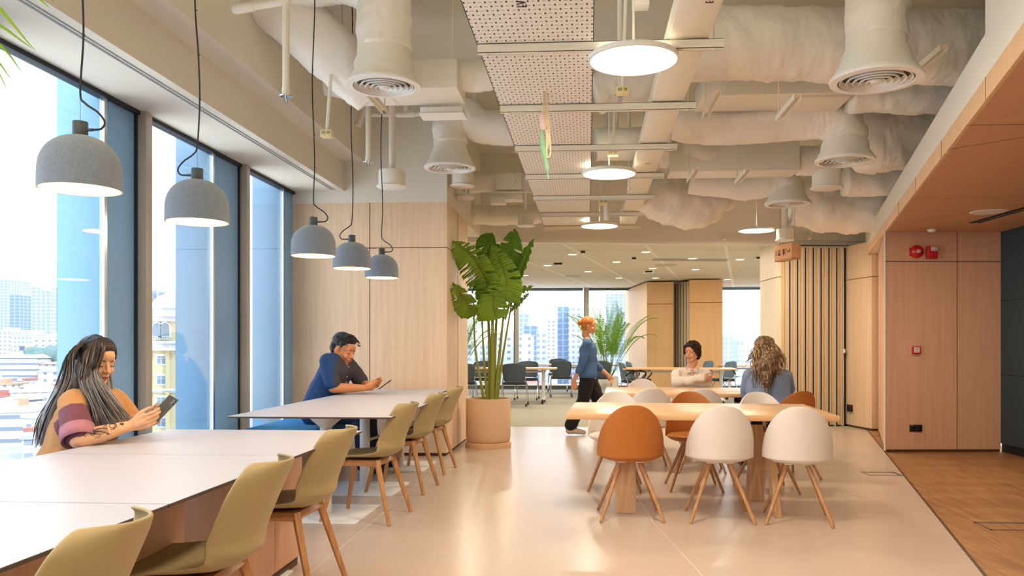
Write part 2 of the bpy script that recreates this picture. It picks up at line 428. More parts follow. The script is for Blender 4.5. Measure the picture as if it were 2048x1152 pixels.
b = MB(); b.box(4.70,4.9,BK,9.6,.1,ZC); b.box(4.73,4.9,BK,9.6,0,.1,1)
for z in (.88,1.72): b.box(4.697,4.71,BK,9.6,z-.004,z+.004,1)
for y in (8.2,6.6): b.box(4.697,4.71,y-.003,y+.003,.1,ZC,1)
struct(b.build('wall_teal', [M['teal'],mat('teal_dark',(16,24,30),.7)]))  # second material: darker tone for plinth and panel joints
# wall behind the accordion partition (angled), right of it
b = MB()
b.prism([(3.86,12.55),(4.03,11.80),(4.30,11.80),(4.6,12.8),(3.9,12.8)], .03, 2.70, 0); b.prism([(3.88,12.56),(4.04,11.83),(4.30,11.83),(4.6,12.8),(3.9,12.8)], 0, .03, 1)
b.prism([(3.855,12.55),(4.025,11.795),(4.305,11.795),(4.305,11.80),(4.03,11.80),(3.86,12.56)], 2.19,2.197,1)
struct(b.build('wall_angled', [M['ash'],M['dkseam']]))
b = MB(); b.prism([(2.86,12.45),(2.93,12.45),(2.90,13.4),(2.80,13.4)], 0, ZF, 0)
b.prism([(2.855,12.45),(2.93,12.44),(2.90,13.4),(2.795,13.4)], 2.245,2.252,1)
b.prism([(2.86,12.9),(4.6,12.9),(4.6,13.4),(2.86,13.4)], 0, ZF, 0)
struct(b.build('wall_pocket', [wood('pale_veneer',(226,210,184),(238,224,200),'z',.5,contrast=.7),M['dkseam']]))
# void over the corridor, room behind the camera, outer walls (close the room)
b = MB(); b.box(5.3,5.5,BK,12.9,2.86,ZS); b.box(4.9,5.3,12.2,12.9,0,ZS)
struct(b.build('wall_void', M['cream']))
b = MB(); b.box(-3.6,5.4,BK-.2,BK,0,ZS)
struct(b.build('wall_rear', M['cream']))
# ------------------------------------------------ far room
YW = 22.5
b = MB(); b.box(-4.8,-4.6,11.4,23.2,0,ZS); b.box(-4.6,-3.5,10.2,10.35,0,ZS); b.box(-4.8,-4.6,10.2,11.5,0,ZS)
struct(b.build('wall_far_left', M['cream']))
b = MB(); b.box(6.5,6.7,12.3,23.2,0,ZS)
struct(b.build('wall_far_right', M['cream']))
def fwx(px): return at_y(px, 690, YW).x
for k,(a,c) in enumerate(((700,908),(917,1030),(1038,1166),(1178,1262),(1444,1530),(1540,1640))):
    xa0, xc0 = fwx(a), fwx(c)
    w = bpy.data.objects.new('window_%d' % (k+9), None); COL.objects.link(w); w.location = (xa0,YW,0); struct(w)
    L_ = xc0-xa0
    b = MB(); b.box(0,L_,-.006,.006,.115,ZF); b.build('glass_pane', M['glass'], w, 0)
    b = MB(); b.bbox(-.13,0,-.10,.06,0,ZF,.004); b.box(-.14,-.12,-.11,.02,0,ZF,1); b.build('mullion', [M['alu'],M['gasket']], w)
    b = MB(); b.box(0,L_,-.04,.04,ZF-.07,ZF-.055); b.box(0,L_,.04,.06,ZF-.05,ZF,1); b.build('window_frame', [M['gasket'],M['winblue']], w)
b = MB(); b.box(-4.6,1.3,YW-.25,YW+.1,0,.1); b.box(-4.6,1.3,YW-.28,YW+.1,.1,.13,1); b.box(3.3,6.5,YW-.1,YW+.1,0,.1)
struct(b.build('baseboard_far', [mat('curb_grey',(92,96,98),.6),M['pwhite']]))
b = MB(); b.prism([(1.45,20.0),(2.10,20.0),(2.2,23.1),(1.06,23.1)], 0, ZF-.04, 0)
b.prism([(1.445,19.99),(2.10,19.99),(2.10,20.01),(1.455,20.01)], 2.22,2.23,1)
struct(b.build('wall_column', [wood('column_veneer',(222,178,128),(234,194,146),'z',.5,contrast=.7),M['dkseam']]))
b = MB(); b.prism([(2.42,19.5),(3.20,19.5),(3.28,23.1),(2.5,23.1)], 0, ZF-.03, 0)
b.prism([(2.415,19.49),(3.205,19.49),(3.2,19.5),(2.42,19.5)], 2.22,2.23,1)
struct(b.build('wall_column', [wood('column_veneer_2',(226,178,124),(238,194,142),'z',.5,contrast=.7),M['dkseam']]))
# ================================================================ THINGS UNDER THE CEILING
P_ = at_y
def px2m(Y): return Y/CF
def smoothpath(pts, n=6):
    """Catmull-Rom through points"""
    pts = [Vector(p) for p in pts]; q = [pts[0]*2-pts[1]] + pts + [pts[-1]*2-pts[-2]]; out = []
    for i in range(1, len(q)-2):
        for k in range(n):
            t = k/n; a,b,c,d = q[i-1],q[i],q[i+1],q[i+2]
            out.append(.5*((2*b)+(c-a)*t+(2*a-5*b+4*c-d)*t*t+(3*b-a-3*c+d)*t**3))
    out.append(pts[-1]); return out
def crumple(me, amp=.02, sc=6.0, amp2=.006):
    for v in me.vertices:
        n = v.normal; p = v.co
        d = noise.noise(p*sc)*amp + abs(noise.noise(Vector((p.x*sc*4, p.y*sc*1.6, p.z*sc*1.6))))*amp2*2.6 + noise.noise(p*sc*3.1)*amp*.35
        v.co = p + n*d
def duct(name, pts, r, label, cat='duct', parent=None, amp=.018, n=40, seg=14, round_ends=False, m=None):
    b = MB(); path = smoothpath(pts, seg); k = len(path)
    rr = r if not hasattr(r,'__len__') else [r[min(len(r)-1,int(i/(k-1)*(len(r)-1)))]*(1-((i/(k-1)*(len(r)-1))%1)) + r[min(len(r)-1,int(i/(k-1)*(len(r)-1))+1)]*((i/(k-1)*(len(r)-1))%1) for i in range(k)]
    b.tube(path, rr, n, round_ends=round_ends)
    o = b.build(name, m or M['duct'], parent, 180)
    if amp: crumple(o.data, amp)
    if not parent: tag(o, label, cat)
    return o
def diffuser(c, D, neck_pts, neck_r, label, name='ceiling_diffuser'):
    """round multi ring air diffuser under its wrapped neck"""
    t = thing(name, label, 'air diffuser', c)
    R = D/2; b = MB()
    b.lathe([(neck_r*.98,.27),(neck_r*1.0,.2),(neck_r*1.12,.15),(R*.82,.09),(R*.97,.03),(R*1.0,.012),(R*.99,0),(R*.93,.002),(R*.93,.02),(neck_r*.9,.17)],48)
    o = b.build('bell', M['ductm'], t, 60); crumple(o.data,.006,9,.002)
    b = MB(); b.lathe([(R*1.03,.014),(R*1.045,.004),(R*1.03,-.008),(R*.86,-.012),(R*.84,-.004),(R*.86,.014)],56,close=True); b.build('outer_ring', M['grille'], t, 60)
    b = MB(); b.lathe([(0,.045),(R*.5,.045),(R*.84,.02)],40); b.build('throat', M['throat'], t, 0)
    b = MB()
    for k in range(5):
        ro = R*(.80-.145*k); zz = -.008-.003*k
        b.lathe([(ro,zz),(ro+.004,zz+.003),(ro-R*.045,zz+.030),(ro-R*.06,zz+.030)],48,close=True)
    b.lathe([(0,-.022),(R*.11,-.022),(R*.13,-.012),(R*.05,.01),(0,.01)],32)
    b.build('louvre_rings', M['grille'], t, 50)
    if neck_pts:
        pts = [Vector(p)-Vector(c) for p in neck_pts]
        duct('wrapped_neck', pts, neck_r, None, parent=t, amp=.012)
    return t
M['throat']=mat('throat_grey',(96,90,86),.8)
def cpx(x,y,Y): p = P_(x,y,Y); return p
# ---- left hand group
A = cpx(768,172,5.6)
diffuser(A, .50, [A+Vector((0,0,.25)),A+Vector((0,0,.48)),A+Vector((-.03,.02,.66)),A+Vector((-.3,.05,.80)),A+Vector((-.62,.05,.80)),A+Vector((-.95,.05,.95))], .185,
         'large round air diffuser on a cream wrapped elbow duct at the upper left')
duct('air_duct', [P_(540,-20,5.9),P_(610,55,5.9),P_(690,130,6.05),P_(745,190,6.2)], [.24,.22,.20,.17], 'thick cream branch duct slanting down behind the upper left diffuser')
C = cpx(900,336,8.1)
diffuser(C, .50, [C+Vector((0,0,.25)),C+Vector((0,0,.42)),C+Vector((.10,.02,.55)),C+Vector((.34,.05,.42)),C+Vector((.8,.05,.40))], .165,
         'round air diffuser under a dome shaped cream elbow, above the banana plant')
def ceiling_unit(name, x0,x1,y0,y1,z0,z1,label,grille=None,lid=None):
    t = thing(name, label, 'air handling unit', ((x0+x1)/2,(y0+y1)/2,z0)); hx=(x1-x0)/2; hy=(y1-y0)/2
    b = MB(); b.bbox(-hx,hx,-hy,hy,0,z1-z0,.008); b.box(-hx*.2,-hx*.2+.012,-hy-.003,hy,.0-.003,z1-z0); b.build('casing', M['ductm'], t)
    b = MB()
    for sx in (-1,1): b.tube([(sx*(hx-.04),-hy+.03,z1-z0-.01),(sx*(hx-.04),-hy+.03,ZS-z0)],.006,6)
    b.build('hanger_rod', M['offwhite'], t)
    if grille:
        g = MB(); g.bbox(*grille[:2],hy-.02,hy+.16,-.075,-.02,.005); g.box(grille[0]-.01,grille[1]+.01,hy-.05,hy+.17,-.083,-.079); g.box(grille[0],grille[1],hy-.021,hy+.15,-.079,-.07,1); g.build('outlet_box', [M['white'],M['hole']], t)
    if lid:
        g = MB(); g.bbox(*lid,-hy+.05,hy+.10,-.02,0,.003); g.build('access_panel', M['offwhite'], t)
    return t
p0=P_(672,150,6.3); p1=P_(914,150,6.3)
ceiling_unit('ceiling_unit', p0.x,p1.x,6.3,6.75,3.24,3.47,'cream box unit behind the upper left diffuser with a slot outlet',grille=(.10,.46))
duct('air_duct', [P_(905,152,6.6),P_(960,150,6.6),P_(1090,140,6.7)], .125, 'short wrapped duct joining the left box unit to the perforated tray side')
duct('air_duct', [P_(655,165,7.0),P_(700,175,7.0)], .11, 'stubby wrapped duct end at the left of the box unit, near the thin label pipe')
duct('air_duct', [P_(1190,290,8.15),P_(1260,288,8.2),P_(1330,280,8.3)], .16, 'wrapped duct crossing behind the hanging disc lamps between tray and channel')
duct('air_duct', [P_(1190,190,6.9),P_(1250,172,6.9),P_(1340,165,6.9)], .17, 'crinkled cream duct passing above the second tray bar behind the nearest disc lamp')
duct('air_duct', [P_(930,365,10),P_(1000,365,10),P_(1060,362,10)], .12, 'small wrapped duct above the banana plant leading to a square box')
duct('air_duct', [P_(905,428,11),P_(990,430,11),P_(1068,428,11),P_(1100,420,11)], .13, 'lowest wrapped duct just above the far header left of the tray')
p0=P_(993,350,9.8); p1=P_(1043,378,9.8)
t=thing('junction_box','square cream box with a round cap above the banana plant','junction box',((p0.x+p1.x)/2,9.8,p1.z))
b=MB(); b.bbox(-.155,.155,0,.3,0,.2,.005); b.build('casing',M['ductm'],t); b=MB(); b.tube([(0.0,0,.11),(0.0,-.03,.11)],.085,24); b.build('round_cap',M['ductm'],t)
p0=P_(985,400,9.9)
t=thing('ceiling_unit','small pale unit on a crossbar just left of the tray, over the banana leaves','air handling unit',(p0.x+.16,9.9,p0.z-.03))
b=MB(); b.bbox(-.05,.21,-.02,.2,.03,.1,.01); b.bbox(-.18,.0,-.06,.1,-.02,.06,.006); b.build('casing',M['white'],t)
b=MB(); b.box(-.18,.4,-.07,-.03,.1,.12); b.tube([(.25,-.05,.1),(.25,-.05,-.1)],.01,8); b.build('crossbar',M['ductm'],t)
# ---- right hand group
Rr = cpx(1752,160,5.15)
diffuser(Rr, .53, [Rr+Vector((0,0,.25)),Rr+Vector((0,0,.5)),Rr+Vector((.0,0,.75)),Rr+Vector((0,0,1.05))], .18,
         'large round air diffuser on a thick vertical neck at the upper right')
R2 = cpx(1690,322,7.4)
diffuser(R2, .50, [R2+Vector((0,0,.18)),R2+Vector((0,0,.25)),R2+Vector((-.05,.01,.34)),R2+Vector((-.2,.03,.39)),R2+Vector((-.45,.05,.39)),R2+Vector((-.85,.08,.37)),R2+Vector((-1.25,.1,.38)),R2+Vector((-1.6,.1,.44))], .18,
         'round air diffuser at the end of a long cream wrapped duct, middle right')
R3 = cpx(1575,408,9.5)
diffuser(R3, .50, [R3+Vector((0,0,.16)),R3+Vector((-.02,0,.22)),R3+Vector((-.14,.03,.27)),R3+Vector((-.5,.06,.24)),R3+Vector((-1.1,.1,.32))], .17,
         'farthest small round air diffuser on the right, above the hanging sign')
duct('air_duct', [P_(1375,88,6.0),P_(1500,88,6.0),P_(1640,90,6.0),P_(1800,92,6.0),P_(1900,95,6.0),P_(2000,100,6.05)], .255, 'biggest crinkled cream duct running across behind the upper right diffuser neck', seg=24)
p0=P_(1405,150,6.8); p1=P_(1712,150,6.8)
ceiling_unit('ceiling_unit', p0.x,p1.x,6.8,7.28,3.29,3.47,'long flat cream box unit under the biggest duct at upper right',lid=(.1,.6))
duct('air_duct', [P_(1700,190,7.05),P_(1780,190,7.05),P_(1900,192,7.05),P_(1990,195,7.1)], .15, 'wrapped duct leaving the right end of the long box unit towards the fascia')
duct('air_duct', [P_(1460,140,7.3),P_(1450,175,7.4),P_(1440,215,7.6)], .15, 'short bulging duct dropping behind the left end of the long box unit')
duct('air_duct', [P_(1300,300,8.7),P_(1360,305,8.6),P_(1420,305,8.55),P_(1455,296,8.8)], .18, 'rounded cream elbow duct beside the white channel above the second disc lamp', round_ends=True)
p0=P_(1340,300,8.4); p1=P_(1600,300,8.4)
ceiling_unit('ceiling_unit', p0.x,p1.x,8.4,8.75,3.0,3.30,'cream box unit with chamfered corner behind the middle right diffuser')
duct('air_duct', [P_(1595,322,8.6),P_(1640,320,8.6),P_(1700,300,8.7)], .14, 'short wrapped duct right of the chamfered box unit')
duct('air_duct', [P_(1300,385,10.0),P_(1340,400,10.1),P_(1400,408,10.2),P_(1470,372,10.3)], [.26,.31,.28,.18], 'big sagging crinkled duct sleeve hanging beyond the white channel', amp=.05, round_ends=True)
duct('air_duct', [P_(1588,405,10.9),P_(1650,412,10.9),P_(1740,415,10.9),P_(1900,420,10.9)], [.27,.33,.33,.33], 'big sagging crinkled duct sleeve near the far end of the fascia', amp=.05)
duct('air_duct', [P_(1690,362,9.4),P_(1760,362,9.4),P_(1880,360,9.4)], .17, 'wrapped duct passing above the far right round speaker')
duct('air_duct', [P_(1742,285,8.3),P_(1790,280,8.3),P_(1900,270,8.3)], .3, 'fat crinkled duct end right of the middle right diffuser', round_ends=True, amp=.04)
# ---- perforated cable tray
def perf_mat():
    m, N, L, P = nodes('perforated_tray'); P.inputs['Roughness'].default_value=.5
    tc = N.new('ShaderNodeTexCoord'); sp = N.new('ShaderNodeSeparateXYZ'); L.new(tc.outputs['Object'], sp.inputs[0])
    def mth(op,a,b=None):
        n=N.new('ShaderNodeMath'); n.operation=op
        for i,v in enumerate((a,b)):
            if v is None: continue
            if isinstance(v,(int,float)): n.inputs[i].default_value=v
            else: L.new(v,n.inputs[i])
        return n.outputs[0]
    def spots(dx,dy,hw,hh):
        u=mth('ABSOLUTE',mth('SUBTRACT',mth('FRACT',mth('ADD',mth('MULTIPLY',sp.outputs[0],1/.052),dx)),.5))
        v=mth('ABSOLUTE',mth('SUBTRACT',mth('FRACT',mth('ADD',mth('MULTIPLY',sp.outputs[1],1/.10),dy)),.5))
        return mth('MULTIPLY',mth('LESS_THAN',u,hw/.052),mth('LESS_THAN',v,hh/.10))
    s=mth('MAXIMUM',mth('MAXIMUM',spots(0,0,.0045,.0105),spots(.5,.5,.0045,.0105)),mth('MAXIMUM',spots(.5,0,.009,.0022),spots(0,.5,.009,.0022)))
    mx=N.new('ShaderNodeMix'); mx.data_type='RGBA'; mx.inputs[6].default_value=srgb(240,236,226); mx.inputs[7].default_value=srgb(44,42,42)
    L.new(s,mx.inputs[0]); L.new(mx.outputs[2],P.inputs['Base Color']); return m
zt=2.88
xl=(at_z(940,0,zt).x+at_z(1081,452,zt).x)/2; xr=(at_z(1200.5,0,zt).x+at_z(1176,450,zt).x)/2
t=thing('cable_tray','wide white perforated cable tray with black slots running down the ceiling','cable tray',((xl+xr)/2,4,zt)); hw=(xr-xl)/2
b=MB(); b.box(-hw,hw,-6,7.35,0,.003); b.build('perforated_base',perf_mat(),t,0)
b=MB(); b.box(-hw,-hw+.004,-6,7.35,0,.07); b.box(hw-.004,hw,-6,7.35,0,.07); b.build('side_rail',M['offwhite'],t,0)
put_txt('LV',.07,Matrix.Translation((-.03,-.07,-.002))@Matrix.Rotation(PI,4,'X')@Matrix.Rotation(PI/2,4,'Z'),'marker_writing',M['ink'],t)
xl2=(at_z(1376,0,2.89).x+at_z(1232,452,2.89).x)/2; xr2=(at_z(1466,0,2.89).x+at_z(1262,452,2.89).x)/2
t=thing('cable_trunking','plain white closed cable channel running beside the perforated tray','cable channel',((xl2+xr2)/2,4,2.885)); hw2=(xr2-xl2)/2
b=MB(); b.bbox(-hw2,hw2,-6,7.6,0,.075,.003); b.box(-hw2-.006,-hw2,-6,7.6,0.01,.085); b.build('channel',M['offwhite'],t)
for (s_,px,py) in (('E',1420,4),('E',1296,327)):
    q=at_z(px,py,2.884); put_txt(s_,.055,Matrix.Translation((q.x-(xl2+xr2)/2,q.y-4,-.0015))@Matrix.Rotation(PI,4,'X')@Matrix.Rotation(PI/2,4,'Z'),'marker_writing',M['ink'],t)
# cross bars under both
xb0=at_z(955,97,2.85).x; xb1=at_z(1447,88,2.85).x
where=['nearest of the row','second from the front','third from the front','fourth, crossing the second disc lamp','fifth from the front','sixth from the front','farthest of the row']
for k in range(7):
    Y=4.45+1.14*k
    t=thing('strut_bar','cream slotted strut bar carrying the cable tray, '+where[k],'support bar',((xb0+xb1)/2,Y,2.835),0,'strut bars under the cable tray'); h=(xb1-xb0)/2
    b=MB(); b.box(-h,h,-.021,.021,-.008,-.005); b.box(-h,h,-.021,-.018,-.008,.042); b.box(-h,h,.018,.021,-.008,.042); b.box(-h,h,-.021,-.008,.039,.042); b.build('channel',M['offwhite'],t,0)
    for sx in (-1,1):
        b=MB(); b.tube([(sx*(h-.05),0,-.015),(sx*(h-.05),0,ZS-2.835)],.005,8); b.bbox(sx*(h-.05)-.02,sx*(h-.05)+.02,-.024,.024,-.004,.006,.002); b.tube([(sx*(h-.05),0,-.012),(sx*(h-.05),0,-.002)],.011,6); b.build('threaded_rod',M['offwhite'],t)
    for fx in (-.62,-.08,.55):
        b=MB(); b.tube([(fx*h,-.006,.042),(fx*h,-.006,.05)],.012,8); b.build('clamp_nut',M['offwhite'],t)
# hanging disc lamps
def disc_lamp(px,py,lab,D=.49):
    c=at_z(px,py,2.80)
    t=thing('disc_pendant_lamp',lab,'ceiling lamp',c,0,'disc pendant lamps'); R=D/2
    b=MB(); b.lathe([(0,.03),(R*.9,.03),(R*1.0,.022),(R*1.03,.008),(R*1.03,-.006),(R*.975,-.008),(R*.97,.0)],64); b.build('rim_body',M['white'],t,40)
    b=MB(); b.lathe([(0,-.003),(R*.97,-.003)],64); b.build('diffuser',M['lampglow'],t,0)
    b=MB(); b.tube([(0,0,.03),(0,0,ZS-2.8)],.0065,8); b.lathe([(0,.06),(.03,.06),(.035,.03),(0,.03)],20); b.build('stem',M['white'],t)
    l=bpy.data.lights.new('disc_light','AREA'); l.shape='DISK'; l.size=D*.95; l.energy=26; l.color=(1,.82,.60)
    o=bpy.data.objects.new('disc_light',l); COL.objects.link(o); o.location=(c.x,c.y,c.z-.012)
    l=bpy.data.lights.new('added_uplight','AREA'); l.shape='DISK'; l.size=D*.9; l.energy=UPV; l.color=(1,.86,.68)  # uplight added to brighten the ceiling, not a known part of the lamp
    o=bpy.data.objects.new('added_uplight',l); COL.objects.link(o); o.location=(c.x,c.y,c.z+.034); o.rotation_euler=(PI,0,0)
    return t
disc_lamp(1267,120,'glowing round disc lamp on a thin stem, nearest and largest of the four')
disc_lamp(1218,347.5,'glowing round disc lamp over the tray bars, second from the front')
disc_lamp(1199,452,'glowing round disc lamp, third in the row, low beside the end of the tray')
disc_lamp(1513,461,'glowing round disc lamp alone at the right, left of the hanging sign')
# round surface speakers on pipes
def speaker(px,py,Y,D,hh,top,lab,pr=.03):
    c=P_(px,py,Y); t=thing('ceiling_speaker',lab,'speaker',c); R=D/2
    b=MB(); b.lathe([(0,hh+.02),(R*.86,hh+.02),(R*.88,hh),(R*.88,.02),(0,.02)],36); b.build('housing',M['ductm'],t,40)
    b=MB(); b.lathe([(0,.0),(R*.9,.0),(R,.008),(R,.016),(R*.86,.026),(0,.026)],40); b.build('grille_flange',M['grille'],t,40)
    b=MB(); b.tube([(0,0,hh+.015),(0,0,top-c.z)],pr,14); b.build('drop_pipe',M['ductm'],t)
speaker(784,376,7.5,.285,.14,ZS,'cream drum speaker on a thick pipe left of the dome elbow diffuser')
speaker(925,374,8.9,.28,.14,3.3,'cream drum speaker tucked directly under the dome elbow diffuser')
speaker(1052,453,10.6,.24,.14,ZS,'small cream drum speaker at the end of the tray, above the banana leaves',.012)
speaker(1653,378,8.6,.33,.17,3.3,'cream drum speaker between the middle right diffuser and the farthest one')
speaker(1570,482,11.0,.25,.14,3.6,'small ribbed drum speaker directly above the hanging sign',.04)
t=thing('smoke_detector','flat white round sensor hanging below the drum speaker near the banana plant','sensor',P_(931,400,9.4))
b=MB(); b.lathe([(0,0),(.09,.005),(.112,.03),(.10,.062),(0,.07)],32); b.build('housing',M['white'],t,60)
b=MB(); b.tube([(0.03,0,.06),(0.03,0,.5)],.014,10); b.build('drop_pipe',M['ductm'],t)
def sprinkler(px,py,Y,top_px,r,lab):
    c=P_(px,py,Y); zt_=P_(px,top_px,Y).z; t=thing('fire_sprinkler',lab,'sprinkler',c)
    b=MB(); b.tube([(0,0,.05),(0,0,zt_-c.z)],r,14); b.tube([(0,0,.03),(0,0,.075)],r*1.15,14); b.build('drop_pipe',M['ductm'],t)
    b=MB(); b.lathe([(0,.024),(r*1.75,.02),(r*1.9,.026),(r*.6,.034),(0,.034)],24); b.tube([(0,0,.03),(0,0,-.018)],.006,8); b.lathe([(0,-.02),(.013,-.02),(.013,-.015),(0,-.015)],12)
    b.tube([(-.011,0,.02),(-.009,0,-.015)],.0028,6); b.tube([(.011,0,.02),(.009,0,-.015)],.0028,6); b.build('sprinkler_head',M['chrome'],t)
sprinkler(572,200,5.0,-60,.022,'sprinkler head on a cream pipe left of the upper left diffuser')
sprinkler(737,330,7.2,200,.026,'sprinkler head on a cream pipe, in front of the long back wall pipe')
sprinkler(1240,198,5.9,-60,.02,'sprinkler head behind the nearest disc lamp')
def labelbox(px,py,Y,toppx,w,lab,dx=0):
    c=P_(px,py,Y); t=thing('label_box',lab,'sensor box',c)
    b=MB(); b.bbox(-w/2,w/2,-w*.35,w*.35,0,w*.62,.003); b.build('housing',M['yelbox'],t)
    b=MB()
    for k in range(7):
        if k==3: continue
        b.box(-w*.36+k*w*.11,-w*.36+k*w*.11+w*.05,-w*.352,-w*.34,w*.24,w*.50)
    b.build('printed_marks',M['ink'],t,0)
    b=MB(); b.tube([(dx,0,w*.6),(dx+.03,0,P_(px,toppx,Y).z-c.z)],.013,10); b.build('drop_pipe',M['ductm'],t)
labelbox(654,275,5.9,150,.085,'small cream label box on a thin pipe in front of the left beam')
labelbox(1245,190,5.3,-60,.08,'small cream label box just under the nearest disc lamp')
labelbox(1226,312,7.4,150,.095,'small cream label box above the second disc lamp')
labelbox(1207,410,9.2,350,.095,'small cream label box between the second and third disc lamps')
c=P_(1281,16,4.9)
t=thing('sensor_box','white square sensor box at the top edge above the nearest disc lamp','sensor box',c)
b=MB(); b.bbox(-.05,.05,-.05,.05,0,.07,.004); b.build('housing',M['white'],t); b=MB(); b.tube([(-.03,0,.06),(-.03,0,1)],.006,8); b.build('drop_pipe',M['ductm'],t)
# sprinkler main and conduits
t=thing('sprinkler_main','long horizontal cream pipe with tees along the back wall above the wood panels','pipe',P_(720,230,8.3))
o=t.location.copy(); b=MB(); b.tube([(0,0,0),(P_(1030,230,8.3).x-o.x,0,0)],.024,14); b.build('pipe_run',M['ductm'],t)
for px in (812,948):
    b=MB(); x=P_(px,230,8.3).x-o.x; b.tube([(x-.09,0,0),(x+.09,0,0)],.034,14); b.tube([(x,0,0),(x,0,.17)],.03,14); b.tube([(x,0,.1),(x,0,.6)],.022,12); b.build('tee_fitting',M['ductm'],t)
b=MB(); b.tube([(.06,-.02,.08),(.0,-.06,-.13)],.03,14); b.build('elbow_stub',M['ductm'],t)
t=thing('sprinkler_main','short horizontal cream pipe at the top left joining the big elbow duct','pipe',P_(475,18,5.0))
o=t.location.copy(); b=MB(); e=P_(575,2,5.0)-o; b.tube([(-.0,0,.0),(e.x,0,e.z)],.024,14,round_ends=True); b.tube([(0,0,.0),(.02,0,.25)],.008,8); b.build('pipe_run',M['ductm'],t)
b=MB(); b.tube([(-.01,0,0),(.09,0,.012)],.031,14,round_ends=True); b.build('elbow_fitting',M['ductm'],t)
for (px,Y,t0,t1,r,lab) in ((1213,9.6,-40,440,.034,'thick vertical cream riser pipe between tray and channel'),(1233,8.3,-40,300,.02,'thin vertical cream pipe right of the thick riser'),(1258,8.6,100,380,.016,'vertical cream pipe beside the white channel edge'),(788,7.9,-30,120,.02,'vertical pipe behind the left box unit')):
    a=P_(px,t1,Y); z=min(P_(px,t0,Y).z,ZS); b=MB(); b.tube([a,(a.x,a.y,z)],r,12); tag(b.build('riser_pipe',M['ductm']),lab,'pipe')
# small hung strut pieces on the right
for (px,py,Y,lab) in ((1422,205,5.9,'left of the long box unit'),(1575,212,5.9,'under the middle of the long box unit'),(1385,348,7.9,'under the rounded elbow duct'),(1484,350,7.9,'under the chamfered box unit'),(1852,120,5.6,'right of the largest right diffuser'),(752,198,6.0,'just under the upper left diffuser')):
    c=P_(px,py,Y); t=thing('strut_hanger','short cream strut hanger '+lab,'bracket',c,0,'short strut hangers')
    b=MB(); b.box(-.025,.025,-.28,.28,0,.003); b.box(-.025,-.021,-.28,.28,-.035,0); b.box(.021,.025,-.28,.28,-.035,0); b.build('channel',M['offwhite'],t,0)
    b=MB(); b.tube([(0,.26,-.01),(0,.26,min(ZS,c.z+.6)-c.z)],.005,8); b.build('threaded_rod',M['offwhite'],t)
# rope and green netting dangling in front of the tray
t=thing('dangling_cable','bundle of beige cables with a green mesh sleeve dangling before the perforated tray','cable',P_(1090,160,5.3))
o=t.location.copy(); Q=lambda x,y:P_(x,y,5.3)-o
b=MB()
b.tube(smoothpath([Q(1087,150),Q(1087,200),Q(1086,235),Q(1097,280),Q(1092,300)],5),.006,6); b.tube(smoothpath([Q(1096,190),Q(1097,240),Q(1101,300),Q(1097,314),Q(1093,300),Q(1095,190)],5),.005,6)
b.tube(smoothpath([Q(1092,152),Q(1091,235),Q(1100,290)],5),.005,6); b.build('cable_loop',mat('cable_beige',(226,204,168),.6),t)
b=MB(); b.tube([Q(1084,232),Q(1086,255)],.02,10,round_ends=True); b.build('connector',mat('connector_pink',(222,196,184),.6),t)
b=MB(); b.tube(smoothpath([Q(1083,258),Q(1085,290),Q(1092,325),Q(1097,358)],6),[.005]+[.011]*3+[.017]*6+[.012]*5+[.004]*10,8,flat=.5); b.build('mesh_sleeve',mat('mesh_green',(150,206,160),.8,bump=.8,bscale=300),t)
# hanging wayfinding sign
p0=P_(1549,503,10.4); p1=P_(1583,503,10.0)
t=thing('hanging_sign','small peach coloured box sign with brown symbols hung on two wires','sign',((p0.x+p1.x)/2,10.2,P_(1566,519,10.2).z)); 
d=Vector((p1.x-p0.x,p1.y-p0.y,0)); L_=d.length; rz=math.atan2(d.y,d.x); t.rotation_euler=(0,0,rz)
b=MB(); b.bbox(-L_/2,L_/2,0,.12,0,.185,.002); b.build('sign_box',mat('sign_face',(236,178,130),.6),t)
b=MB(); b.box(-L_/2,L_/2,.0,.12,-.012,-.002); b.build('bottom_plate',mat('sign_edge',(206,146,104),.6),t)
b=MB()
gl=[(-.155,.02),(-.10,.05),(.02,.055),(.07,.01),(.115,.03),(.17,.03)]
b.box(-.165,-.155,-.002,0,.06,.12); 
for k in range(3): b.box(-.115+.02*k,-.10+.02*k,-.002,0,.055+.0*k,.09); b.box(-.115+.02*k,-.104+.02*k,-.002,0,.10,.125)
b.box(.0,.045,-.002,0,.06,.125); b.box(.015,.02,-.003,-.001,.04,.13); b.box(.065,.071,-.002,0,.05,.13)
b.tube([(.095,-.001,.12),(.125,-.001,.07)],.004,4); b.tube([(.125,-.001,.07),(.132,-.001,.10)],.003,4); b.tube([(.15,-.001,.07),(.163,-.001,.12)],.004,4); b.tube([(.163,-.001,.12),(.176,-.001,.07)],.004,4)
b.build('symbols',mat('sign_brown',(112,62,34),.7),t,0)
for sx in (-1,1):
    b=MB(); b.tube([(sx*(L_/2-.03),.06,.18),(sx*(L_/2-.03),.06,1.3)],.002,6); b.build('suspension_wire',M['steel'],t)
